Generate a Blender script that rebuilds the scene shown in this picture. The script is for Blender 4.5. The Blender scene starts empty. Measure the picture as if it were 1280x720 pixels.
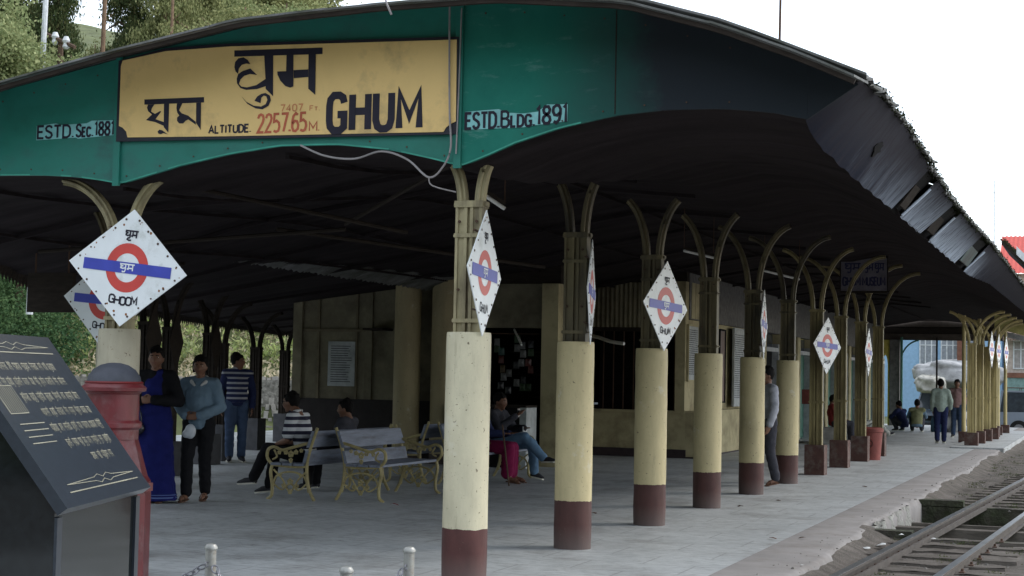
import bpy, bmesh, math, random
import numpy as np
from mathutils import Vector, Matrix, Euler
PI = math.pi
random.seed(7); rng = np.random.default_rng(7)
S = bpy.context.scene
COL = S.collection
# ------------------------------------------------------------------ camera
YAW, PITCH, ROLL = .3539, .0551, .0200
CAM = Vector((4.5268, -11.3277, 1.55))
fw = Vector((-math.sin(YAW)*math.cos(PITCH), math.cos(YAW)*math.cos(PITCH), math.sin(PITCH)))
r0 = Vector((math.cos(YAW), math.sin(YAW), 0)); u0 = r0.cross(fw)
rt = r0*math.cos(ROLL)+u0*math.sin(ROLL); up = u0*math.cos(ROLL)-r0*math.sin(ROLL)
cd = bpy.data.cameras.new('camera'); cam = bpy.data.objects.new('camera', cd); COL.objects.link(cam)
cd.sensor_width = 36; cd.lens = 56.25; cd.clip_end = 3000; cd.clip_start = .05
m = Matrix((rt, up, -fw)).transposed().to_4x4(); m.translation = CAM; cam.matrix_world = m
S.camera = cam
# ------------------------------------------------------------------ world, sun, exposure
W = bpy.data.worlds.new('World'); S.world = W; W.use_nodes = True
nt = W.node_tree; nt.nodes.clear()
SUN_EL, SUN_ROT = math.radians(38), math.radians(60)
sky = nt.nodes.new('ShaderNodeTexSky'); sky.sky_type = 'NISHITA'; sky.sun_disc = False
sky.sun_elevation = SUN_EL; sky.sun_rotation = SUN_ROT
bg1 = nt.nodes.new('ShaderNodeBackground'); bg1.inputs[1].default_value = .10
bg2 = nt.nodes.new('ShaderNodeBackground'); bg2.inputs[0].default_value = (.93, .97, 1, 1); bg2.inputs[1].default_value = .95
ad = nt.nodes.new('ShaderNodeAddShader'); ow = nt.nodes.new('ShaderNodeOutputWorld')
nt.links.new(sky.outputs[0], bg1.inputs[0]); nt.links.new(bg1.outputs[0], ad.inputs[0]); nt.links.new(bg2.outputs[0], ad.inputs[1])
nt.links.new(ad.outputs[0], ow.inputs[0])
sl = bpy.data.lights.new('sun', 'SUN'); sl.energy = .9; sl.angle = math.radians(14); sl.color = (1, .95, .87)
so = bpy.data.objects.new('sun', sl); COL.objects.link(so)
sd = Vector((math.sin(SUN_ROT)*math.cos(SUN_EL), math.cos(SUN_ROT)*math.cos(SUN_EL), math.sin(SUN_EL)))
so.rotation_euler = sd.to_track_quat('Z', 'Y').to_euler()
S.view_settings.view_transform = 'Standard'; S.view_settings.look = 'None'
S.view_settings.exposure = 0.5; S.view_settings.gamma = 1.0
S.render.engine = 'CYCLES'; S.cycles.max_bounces = 8; S.cycles.diffuse_bounces = 5

# ------------------------------------------------------------------ materials
def newmat(name, rough=.8, spec=.3, metal=0):
    m = bpy.data.materials.new(name); m.use_nodes = True
    b = m.node_tree.nodes['Principled BSDF']
    b.inputs['Roughness'].default_value = rough; b.inputs['Metallic'].default_value = metal
    b.inputs['Specular IOR Level'].default_value = spec
    return m, m.node_tree, b
def rgba(c): return (c[0], c[1], c[2], 1)
def noise(t, scale, detail=6, rough=.6, co='Object', stretch=None, rnd=True):
    tc = t.nodes.new('ShaderNodeTexCoord'); src = tc.outputs[co]
    if rnd:
        oi = t.nodes.new('ShaderNodeObjectInfo'); ma = t.nodes.new('ShaderNodeVectorMath'); ma.operation = 'MULTIPLY_ADD'
        cx = t.nodes.new('ShaderNodeCombineXYZ')
        for i in range(3): t.links.new(oi.outputs['Random'], cx.inputs[i])
        ma.inputs[1].default_value = (17, 31, 23); t.links.new(cx.outputs[0], ma.inputs[0]); t.links.new(src, ma.inputs[2]); src = ma.outputs[0]
    if stretch:
        mp = t.nodes.new('ShaderNodeMapping'); mp.inputs['Scale'].default_value = stretch
        t.links.new(src, mp.inputs[0]); src = mp.outputs[0]
    n = t.nodes.new('ShaderNodeTexNoise'); n.inputs['Scale'].default_value = scale
    n.inputs['Detail'].default_value = detail; n.inputs['Roughness'].default_value = rough
    t.links.new(src, n.inputs['Vector']); return n.outputs['Fac']
def ramp(t, fac, stops):
    r = t.nodes.new('ShaderNodeValToRGB'); e = r.color_ramp.elements
    while len(e) < len(stops): e.new(.5)
    for i, (p, c) in enumerate(stops): e[i].position = p; e[i].color = rgba(c) if not isinstance(c, (int, float)) else (c, c, c, 1)
    t.links.new(fac, r.inputs[0]); return r.outputs[0]
def mix(t, fac, a, b, mode='MIX'):
    n = t.nodes.new('ShaderNodeMix'); n.data_type = 'RGBA'; n.blend_type = mode
    for sock, v in ((n.inputs[0], fac), (n.inputs[6], a), (n.inputs[7], b)):
        if isinstance(v, (int, float)): sock.default_value = v
        elif isinstance(v, tuple): sock.default_value = rgba(v)
        else: t.links.new(v, sock)
    return n.outputs[2]
def bump(t, b, fac, strength=.3, dist=.01):
    n = t.nodes.new('ShaderNodeBump'); n.inputs['Strength'].default_value = strength; n.inputs['Distance'].default_value = dist
    t.links.new(fac, n.inputs['Height']); t.links.new(n.outputs[0], b.inputs['Normal'])
def sc(c, k): return tuple(min(1, v*k) for v in c)
def mat(name, col, rough=.8, spec=.3, var=.25, scale=6, dirt=None, dirt_amt=.5, dirt_scale=2.5, bmp=.25, bdist=.006, metal=0, stretch=None, fine=60):
    m, t, b = newmat(name, rough, spec, metal)
    n1 = noise(t, scale, stretch=stretch)
    c = ramp(t, n1, [(.3, sc(col, 1-var)), (.7, sc(col, 1+var))])
    if dirt:
        n2 = noise(t, dirt_scale, 9, .68, stretch=stretch)
        f = ramp(t, n2, [(1-dirt_amt-.12, 0), (1-dirt_amt+.15, 1)])
        c = mix(t, f, c, dirt)
    t.links.new(c, b.inputs['Base Color'])
    if bmp: bump(t, b, noise(t, fine, 4, .6), bmp, bdist)
    return m
def zstripe(name, ca, cb, period, duty=.5, axis=2, rough=.9, off=0):
    m, t, b = newmat(name, rough, .1)
    tc = t.nodes.new('ShaderNodeTexCoord'); sx = t.nodes.new('ShaderNodeSeparateXYZ'); t.links.new(tc.outputs['Object'], sx.inputs[0])
    a = t.nodes.new('ShaderNodeMath'); a.operation = 'MULTIPLY_ADD'; a.inputs[1].default_value = 1/period; a.inputs[2].default_value = off+50
    t.links.new(sx.outputs[axis], a.inputs[0])
    f = t.nodes.new('ShaderNodeMath'); f.operation = 'FRACT'; t.links.new(a.outputs[0], f.inputs[0])
    g = t.nodes.new('ShaderNodeMath'); g.operation = 'GREATER_THAN'; g.inputs[1].default_value = duty; t.links.new(f.outputs[0], g.inputs[0])
    t.links.new(mix(t, g.outputs[0], ca, cb), b.inputs['Base Color'])
    bump(t, b, noise(t, 14, 3), .4, .02)
    return m
def leafmat(name, a, bc, c):
    m, t, b = newmat(name, .75, .15)
    g = t.nodes.new('ShaderNodeNewGeometry')
    n = noise(t, .35, 4, rnd=True)
    base = ramp(t, g.outputs['Random Per Island'], [(0, a), (.55, bc), (1, c)])
    col = mix(t, ramp(t, n, [(.35, .0), (.65, .45)]), base, c)
    t.links.new(col, b.inputs['Base Color'])
    tr = t.nodes.new('ShaderNodeBsdfTranslucent'); t.links.new(col, tr.inputs[0])
    ms = t.nodes.new('ShaderNodeMixShader'); ms.inputs[0].default_value = .3
    out = t.nodes['Material Output']
    t.links.new(b.outputs[0], ms.inputs[1]); t.links.new(tr.outputs[0], ms.inputs[2]); t.links.new(ms.outputs[0], out.inputs[0])
    return m
M = {}
# painted concrete column: cream above a maroon dado, worn and grimy
def colmat(name, cream, maroon, split):
    m, t, b = newmat(name, .62, .35)
    tc = t.nodes.new('ShaderNodeTexCoord'); sx = t.nodes.new('ShaderNodeSeparateXYZ'); t.links.new(tc.outputs['Object'], sx.inputs[0])
    n = noise(t, 5, 8, .7, stretch=(1, 1, .35)); n2 = noise(t, 2.2, 6, .6, stretch=(1, 1, .3)); n3 = noise(t, 38, 5, .7)
    c = ramp(t, n, [(.3, sc(cream, .8)), (.62, cream), (.8, sc(cream, 1.12))])
    c = mix(t, ramp(t, n2, [(.50, 0), (.72, .75)]), c, sc(cream, .55))
    n4 = noise(t, 9, 9, .75, stretch=(1, 1, .12)); c = mix(t, ramp(t, n4, [(.58, 0), (.70, .5)]), c, (.20, .17, .11))
    vo = noise(t, 13, 7, .8); c = mix(t, ramp(t, vo, [(.63, 0), (.65, .8)]), c, (.20, .16, .10)); vp = noise(t, 34, 3, .6); c = mix(t, ramp(t, vp, [(.68, 0), (.70, .9)]), c, (.12, .09, .06))
    vq = noise(t, 4, 8, .7); c = mix(t, ramp(t, vq, [(.60, 0), (.66, .35)]), c, (.62, .60, .50))
    c = mix(t, ramp(t, n3, [(.66, 0), (.72, .75)]), c, (.16, .12, .07))
    r = ramp(t, n, [(.3, sc(maroon, .7)), (.7, sc(maroon, 1.35))])
    r = mix(t, ramp(t, n3, [(.68, 0), (.74, .6)]), r, (.35, .3, .25))
    low = t.nodes.new('ShaderNodeMapRange'); low.inputs[1].default_value = .0; low.inputs[2].default_value = .22; low.inputs[3].default_value = .6; low.inputs[4].default_value = 0
    t.links.new(sx.outputs[2], low.inputs[0])
    r = mix(t, low.outputs[0], r, (.13, .11, .10))
    zz = t.nodes.new('ShaderNodeMath'); zz.operation = 'MULTIPLY_ADD'; zz.inputs[1].default_value = .045
    t.links.new(n, zz.inputs[0]); t.links.new(sx.outputs[2], zz.inputs[2])
    g = t.nodes.new('ShaderNodeMath'); g.operation = 'GREATER_THAN'; g.inputs[1].default_value = split; t.links.new(zz.outputs[0], g.inputs[0])
    t.links.new(mix(t, g.outputs[0], r, c), b.inputs['Base Color'])
    bump(t, b, n3, .25, .006)
    return m
CREAM = (.56, .475, .27)
M['col'] = colmat('painted_column', CREAM, (.072, .030, .026), .455)
M['colgrey'] = colmat('weathered_column', (.47, .43, .32), (.08, .03, .026), .455)
M['colpale'] = colmat('pale_worn_column', (.60, .55, .39), (.080, .029, .026), .42)
M['coltall'] = colmat('tall_stained_column', (.40, .33, .19), (.04, .025, .022), .20)
M['block'] = mat('maroon_block', (.085, .042, .034), .75, dirt=(.16, .14, .12), dirt_amt=.4, dirt_scale=5)
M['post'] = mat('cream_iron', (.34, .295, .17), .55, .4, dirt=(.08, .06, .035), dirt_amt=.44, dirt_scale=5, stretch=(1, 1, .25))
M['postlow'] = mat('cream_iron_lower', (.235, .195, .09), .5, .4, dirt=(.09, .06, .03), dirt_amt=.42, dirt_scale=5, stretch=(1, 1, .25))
M['postfar'] = mat('daylit_iron', (.50, .41, .19), .5, .4, dirt=(.16, .11, .05), dirt_amt=.36, dirt_scale=5, stretch=(1, 1, .25))  # brighter iron copy with the open daylight put into its colour
M['postshade'] = mat('shade_darkened_iron', (.15, .122, .062), .55, .4, dirt=(.035, .028, .018), dirt_amt=.5, dirt_scale=4, stretch=(1, 1, .25))  # iron copy with the canopy's shade put into its colour, plus grime
M['rust'] = mat('rusty_iron', (.08, .045, .03), .85)
M['green'] = mat('green_fascia', (.012, .165, .125), .5, .4, var=.3, scale=1.6, dirt=(.025, .075, .07), dirt_amt=.40, dirt_scale=1.6, bmp=.15, bdist=.01, fine=9, stretch=(1, 1, 1.5))
M['sooty'] = None
def sooty():
    m, t, b = newmat('sooty_green_fascia', .8, .15)
    tc = t.nodes.new('ShaderNodeTexCoord'); sx = t.nodes.new('ShaderNodeSeparateXYZ'); t.links.new(tc.outputs['Object'], sx.inputs[0])
    n = noise(t, 1.7, 8, .65, rnd=False); n2 = noise(t, 3.1, 9, .7, rnd=False, stretch=(.7, 1, 2.4))
    g = ramp(t, n, [(.3, (.012, .13, .10)), (.7, (.022, .18, .135))])
    g = mix(t, ramp(t, n2, [(.56, 0), (.72, .7)]), g, (.16, .30, .27))
    a = t.nodes.new('ShaderNodeMath'); a.operation = 'MULTIPLY_ADD'; a.inputs[1].default_value = .9; t.links.new(n, a.inputs[0]); t.links.new(sx.outputs[0], a.inputs[2])
    f = ramp(t, a.outputs[0], [(.0, 0), (1, 1)])
    mr = t.nodes.new('ShaderNodeMapRange'); mr.inputs[1].default_value = 1.0; mr.inputs[2].default_value = 2.0; t.links.new(a.outputs[0], mr.inputs[0])
    t.links.new(mix(t, mr.outputs[0], g, (.022, .028, .035)), b.inputs['Base Color'])
    bump(t, b, noise(t, 9, 4), .15, .01); return m
M['sooty'] = sooty()
M['black'] = mat('black_paint', (.012, .011, .02), .5, .4, bmp=.05)
M['ink'] = mat('sign_ink', (.012, .010, .022), .6, .3, bmp=0)
M['redink'] = mat('faded_red_ink', (.42, .11, .06), .7, .2, bmp=0)
M['orangeink'] = mat('faded_orange_ink', (.48, .20, .09), .7, .2, bmp=0)
M['yellow'] = mat('sign_yellow', (.72, .50, .20), .6, .3, var=.08, scale=1.5, dirt=(.21, .155, .09), dirt_amt=.36, dirt_scale=1.5, bmp=.1)
M['patch'] = mat('pale_blue_patch', (.22, .50, .50), .6, .3, var=.2, scale=9, bmp=0)
M['white'] = mat('enamel_white', (.74, .77, .78), .35, .5, var=.06, scale=3, dirt=(.40, .42, .38), dirt_amt=.34, dirt_scale=3.5, bmp=.06)
M['enred'] = mat('enamel_red', (.55, .06, .05), .4, .5, var=.1, bmp=0)
M['enblue'] = mat('enamel_blue', (.045, .06, .38), .4, .5, var=.12, bmp=0)
M['rustspot'] = mat('rust_spot', (.25, .10, .03), .9, bmp=0)
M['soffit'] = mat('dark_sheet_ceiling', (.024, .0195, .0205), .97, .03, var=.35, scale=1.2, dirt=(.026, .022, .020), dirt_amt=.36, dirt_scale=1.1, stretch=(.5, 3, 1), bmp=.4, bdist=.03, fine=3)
M['darkwood'] = mat('dark_timber', (.030, .024, .020), .9, .1, stretch=(1, 1, 4))
M['roof'] = mat('grey_sheet_roof', (.16, .16, .16), .7, .3, dirt=(.05, .055, .04), dirt_amt=.5, dirt_scale=2)
M['whitewash'] = mat('whitewashed_sheet', (.62, .70, .82), .6, .4, var=.2, scale=2, dirt=(.16, .13, .13), dirt_amt=.34, dirt_scale=1.6, stretch=(1, 3, .35))
M['sootsheet'] = mat('sooty_sheet', (.10, .105, .14), .7, .3, var=.3, scale=2, dirt=(.02, .02, .025), dirt_amt=.5, dirt_scale=1.6, stretch=(1, 3, .35))
M['greysheet'] = mat('half_sooty_sheet', (.30, .33, .40), .7, .3, var=.3, scale=2, dirt=(.06, .055, .065), dirt_amt=.48, dirt_scale=1.6, stretch=(1, 3, .35))
def eavemat():
    m, t, b = newmat('whitewash_soot_and_shade', .95, .04)
    tc = t.nodes.new('ShaderNodeTexCoord'); sx = t.nodes.new('ShaderNodeSeparateXYZ'); t.links.new(tc.outputs['Object'], sx.inputs[0])
    n = noise(t, 1.2, 8, .7, stretch=(1, 2.2, .4), rnd=False); n2 = noise(t, 5, 8, .7, stretch=(1, 2.5, .22), rnd=False)
    a = t.nodes.new('ShaderNodeMath'); a.operation = 'MULTIPLY_ADD'; a.inputs[1].default_value = 6; t.links.new(n, a.inputs[0]); t.links.new(sx.outputs[1], a.inputs[2])
    up_ = t.nodes.new('ShaderNodeMapRange'); up_.inputs[1].default_value = 5.0; up_.inputs[2].default_value = 11; t.links.new(a.outputs[0], up_.inputs[0])
    dn = t.nodes.new('ShaderNodeMapRange'); dn.inputs[1].default_value = 15; dn.inputs[2].default_value = 19; dn.inputs[3].default_value = 1; dn.inputs[4].default_value = 0; t.links.new(a.outputs[0], dn.inputs[0])
    f = t.nodes.new('ShaderNodeMath'); f.operation = 'MULTIPLY'; t.links.new(up_.outputs[0], f.inputs[0]); t.links.new(dn.outputs[0], f.inputs[1])
    c = mix(t, f.outputs[0], (.022, .025, .040), (.50, .58, .70))
    zm = t.nodes.new('ShaderNodeMapRange'); zm.inputs[1].default_value = 3.27; zm.inputs[2].default_value = 3.58; t.links.new(sx.outputs[2], zm.inputs[0])
    c = mix(t, zm.outputs[0], c, (.05, .05, .06))  # darkens towards the top: shade under the roof edge put into the colour
    c = mix(t, ramp(t, n2, [(.48, 0), (.66, .85)]), c, (.040, .036, .045))
    t.links.new(c, b.inputs['Base Color']); bump(t, b, n2, .3, .01); return m
M['eave'] = eavemat()
M['flap'] = mat('grimy_green_flap', (.07, .11, .11), .5, .4, dirt=(.03, .03, .03), dirt_amt=.5)
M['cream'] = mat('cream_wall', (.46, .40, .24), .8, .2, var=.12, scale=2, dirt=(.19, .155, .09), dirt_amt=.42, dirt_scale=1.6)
M['dimcream'] = mat('shade_dimmed_cream', (.25, .225, .155), .85, .1, var=.15, scale=2, dirt=(.12, .105, .075), dirt_amt=.5, dirt_scale=1.4)  # cream copy with the hall's shade put into the colour, plus stains
M['skirt'] = mat('dark_skirting', (.045, .032, .035), .7)
M['brownwall'] = mat('dark_wainscot', (.030, .025, .024), .8)
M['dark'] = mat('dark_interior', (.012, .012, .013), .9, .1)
M['greyb'] = mat('grey_board', (.40, .42, .42), .6)
M['doorgreen'] = mat('green_door_paint', (.06, .16, .12), .6)
M['doorframe'] = mat('grey_door_frame', (.36, .37, .38), .6)
M['steel'] = mat('dull_galvanised_steel', (.30, .30, .28), .45, .5, metal=.6, dirt=(.14, .09, .05), dirt_amt=.35, dirt_scale=12)
M['railtop'] = mat('polished_rail', (.42, .43, .44), .28, .5, metal=.85, var=.15)
M['railside'] = mat('rusty_rail', (.085, .072, .062), .7)
M['sleeper'] = mat('weathered_sleeper', (.13, .115, .10), .9, .1, var=.35, scale=3, stretch=(1, 6, 6), bmp=.6, bdist=.02)
M['slat'] = mat('grey_painted_plank', (.18, .20, .25), .6, .35, var=.25, scale=4, stretch=(6, .7, 6), dirt=(.07, .06, .06), dirt_amt=.35)
M['iron'] = mat('ochre_cast_iron', (.36, .30, .14), .5, .4, var=.2, dirt=(.12, .09, .04), dirt_amt=.38, dirt_scale=9)
M['pillar'] = mat('pillar_box_red', (.115, .014, .017), .42, .5, var=.25, dirt=(.15, .09, .09), dirt_amt=.36, dirt_scale=5)
M['pillarcap'] = mat('grey_domed_cap', (.050, .055, .070), .6, .3)
M['pillarline'] = mat('dark_red_bead', (.13, .015, .015), .5)
M['granite'] = mat('polished_black_granite', (.008, .010, .011), .07, .45, var=.3, scale=30, bmp=0)
M['granslab'] = mat('grey_granite_slab', (.020, .026, .036), .30, .5, var=.18, scale=40, bmp=0)
M['gold'] = mat('pale_gold_lettering', (.25, .24, .18), .5, .3, bmp=0)
M['binred'] = mat('faded_red_plastic', (.20, .055, .045), .6, .3)
M['chain'] = mat('chain_steel', (.22, .22, .24), .35, .5, metal=.8)
M['tube'] = mat('white_tube', (.62, .62, .60), .4)
M['cable'] = mat('grey_cable', (.26, .24, .24), .6)
M['paper'] = mat('pale_paper', (.62, .63, .62), .8, var=.06)
M['glass'] = mat('dark_glass', (.05, .06, .07), .12, .6, bmp=0)
M['bluewall'] = mat('sky_blue_wall', (.26, .42, .60), .7, var=.1)
M['yelwall'] = mat('yellow_wall', (.62, .52, .12), .8)
M['greywall'] = mat('rough_grey_stone', (.15, .145, .14), .9, var=.35, scale=8, bmp=.6)
M['whiteframe'] = mat('white_window_frame', (.58, .60, .62), .5)
M['brownpaint'] = mat('brown_timber', (.17, .075, .05), .7)
M['pinkwall'] = mat('pale_pink_wall', (.42, .35, .31), .8)
M['seagreen'] = mat('grey_green_panel', (.16, .25, .24), .7)
M['brownroof'] = mat('rusty_sheet_roof', (.22, .16, .13), .8, var=.3)
M['redroof'] = mat('red_sheet_roof', (.52, .09, .07), .6, var=.12)
M['moss'] = leafmat('moss_leaf', (.022, .028, .014), (.035, .042, .018), (.018, .02, .012))
M['carblue'] = mat('blue_grey_car_paint', (.10, .13, .17), .25, .6, var=.05, bmp=0)
M['cargrey'] = mat('silver_grey_car_paint', (.26, .30, .36), .25, .6, var=.05, bmp=0)
M['tyre'] = mat('tyre_rubber', (.02, .02, .02), .8)
M['rim'] = mat('wheel_rim', (.3, .3, .32), .4, metal=.5)
M['tarp'] = mat('white_tarpaulin', (.33, .33, .33), .6, var=.3, scale=3, bmp=.8, bdist=.05, fine=5)
M['sack'] = mat('grey_sackcloth', (.40, .39, .35), .85)
M['bark'] = mat('tree_bark', (.10, .065, .045), .9, bmp=.6, bdist=.03)
M['barkred'] = mat('reddish_bark', (.20, .13, .085), .9, bmp=.6, bdist=.03)
M['leafdark'] = leafmat('dark_conifer_leaf', (.03, .055, .02), (.06, .085, .03), (.12, .125, .05))
M['leafolive'] = leafmat('olive_conifer_leaf', (.12, .145, .06), (.22, .245, .10), (.38, .38, .18))
M['leaflight'] = leafmat('light_green_leaf', (.12, .17, .07), (.23, .28, .12), (.38, .40, .20))
M['ivy'] = leafmat('ivy_leaf', (.025, .065, .03), (.06, .12, .05), (.11, .18, .07))
M['grass'] = leafmat('hill_grass', (.16, .23, .06), (.30, .38, .11), (.55, .55, .30))
M['drygrass'] = leafmat('dry_hill_grass', (.36, .31, .18), (.52, .44, .28), (.62, .55, .42))
M['hillsoil'] = mat('hillside_soil', (.10, .115, .05), .95, var=.4, scale=.5)
M['blockerhill'] = mat('blocker_hill_green', (.05, .065, .03), .95, var=.5, scale=.25)
M['pitwall'] = mat('dark_pit_wall', (.055, .05, .04), .95, var=.6, scale=4, dirt=(.05, .065, .03), dirt_amt=.45, bmp=1, bdist=.05, fine=12)  # darkened wall colour with mossy patches
M['stonecore'] = mat('rubble_core', (.19, .18, .16), .95, var=.5, scale=9, bmp=1, bdist=.05, fine=9)
M['batten'] = mat('brown_batten', (.15, .125, .08), .8)
M['blockgrey'] = mat('grey_concrete_block', (.075, .075, .08), .9)
M['stone'] = mat('pale_wall_stone', (.30, .285, .26), .9, var=.3, scale=5)
M['skin'] = mat('skin', (.17, .082, .050), .55, .35, var=.08, bmp=0)
M['hair'] = mat('black_hair', (.008, .007, .007), .75, .1, bmp=.6, bdist=.01, fine=80)
M['eyew'] = mat('eye_white', (.55, .52, .48), .4, bmp=0)
M['lip'] = mat('lip', (.16, .05, .04), .5, bmp=0)
def cloth(name, c, var=.18, rough=.9): return mat(name, c, rough, .1, var=var, scale=7, bmp=.5, bdist=.02, fine=13)
M['sariblue'] = cloth('royal_blue_sari', (.011, .014, .095))
M['sariedge'] = cloth('pale_sari_border', (.10, .14, .30))
M['blackcloth'] = cloth('black_cloth', (.010, .010, .012))
M['denimjacket'] = cloth('grey_blue_jacket', (.13, .19, .25))
M['whitecloth'] = cloth('white_cloth', (.50, .50, .50))
M['trouserblack'] = cloth('black_trousers', (.012, .012, .014))
M['denim'] = cloth('blue_denim', (.05, .075, .13))
M['denimlight'] = cloth('washed_denim', (.13, .22, .33))
M['navy'] = cloth('navy_cloth', (.020, .026, .07))
M['magenta'] = cloth('magenta_cloth', (.17, .012, .055))
M['greyshirt'] = cloth('light_grey_sweatshirt', (.36, .37, .41))
M['sage'] = cloth('pale_sage_sweater', (.30, .36, .31))
M['pinkshirt'] = cloth('dusty_pink_shirt', (.32, .20, .19))
M['khaki'] = cloth('khaki_waistcoat', (.20, .20, .11))
M['creamcloth'] = cloth('cream_cloth', (.42, .42, .38))
M['charcoal'] = cloth('charcoal_cloth', (.05, .05, .06))
M['redcloth'] = cloth('red_cloth', (.25, .04, .04))
M['polo'] = zstripe('striped_polo', (.03, .03, .05), (.55, .56, .58), .088, .5, off=.1)
M['sweater'] = zstripe('striped_sweater', (.02, .025, .07), (.30, .30, .32), .085, .6)
M['shoe'] = mat('black_canvas_shoe', (.02, .02, .024), .7, bmp=0)
M['sole'] = mat('pale_rubber_sole', (.55, .53, .46), .7, bmp=0)
M['sandal'] = mat('brown_sandal', (.10, .05, .03), .7, bmp=0)
M['bag'] = mat('glossy_black_bag', (.015, .015, .02), .25, .6)
M['plasticbag'] = mat('silver_plastic_bag', (.45, .48, .52), .3, .5)
# floor: worn concrete flags with faint joints
def floormat():
    m, t, b = newmat('worn_platform_concrete', .55, .35)
    n = noise(t, 1.3, 8, .65, rnd=False); n2 = noise(t, 7, 8, .7, rnd=False, stretch=(1, 2.2, 1)); n3 = noise(t, 45, 4, rnd=False)
    c = ramp(t, n, [(.3, (.34, .355, .355)), (.7, (.50, .52, .52))])
    c = mix(t, ramp(t, n2, [(.50, 0), (.66, .6)]), c, (.22, .23, .235))
    tc = t.nodes.new('ShaderNodeTexCoord'); br = t.nodes.new('ShaderNodeTexBrick')
    br.inputs['Scale'].default_value = 1; br.inputs['Mortar Size'].default_value = .012; br.inputs['Brick Width'].default_value = .9; br.inputs['Row Height'].default_value = .6
    br.inputs['Mortar Smooth'].default_value = .6
    t.links.new(tc.outputs['Object'], br.inputs['Vector'])
    f = t.nodes.new('ShaderNodeMath'); f.operation = 'MULTIPLY'; f.inputs[1].default_value = .55; t.links.new(br.outputs['Fac'], f.inputs[0])
    c = mix(t, f.outputs[0], c, (.16, .16, .16))
    n5 = noise(t, .8, 10, .75, rnd=False); c = mix(t, ramp(t, n5, [(.50, 0), (.64, .65)]), c, (.20, .195, .185))
    n6 = noise(t, 3.2, 9, .8, rnd=False); c = mix(t, ramp(t, n6, [(.60, 0), (.65, .65)]), c, (.14, .135, .13))
    t.links.new(c, b.inputs['Base Color'])
    t.links.new(ramp(t, n2, [(.3, .38), (.7, .7)]), b.inputs['Roughness'])
    h = mix(t, .25, n2, n3); bump(t, b, h, .45, .02); return m
M['floor'] = floormat()
M['strip'] = mat('rough_platform_edge', (.25, .235, .225), .9, .15, var=.15, scale=2, dirt=(.19, .17, .155), dirt_amt=.4, dirt_scale=3, bmp=.3, bdist=.01, fine=30)
M['soil'] = mat('track_bed_soil', (.155, .138, .122), .95, .1, var=.35, scale=5, dirt=(.09, .08, .065), dirt_amt=.42, dirt_scale=2.4, bmp=1, bdist=.03, fine=45)
M['ground'] = mat('street_ground', (.16, .15, .14), .9, var=.3, scale=.8)
M['pebble'] = mat('track_stone', (.20, .185, .165), .9, var=.4, scale=20)
M['crumbled'] = mat('crumbling_concrete', (.27, .265, .24), .9, var=.4, scale=9, bmp=.8, bdist=.03, fine=20)

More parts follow.
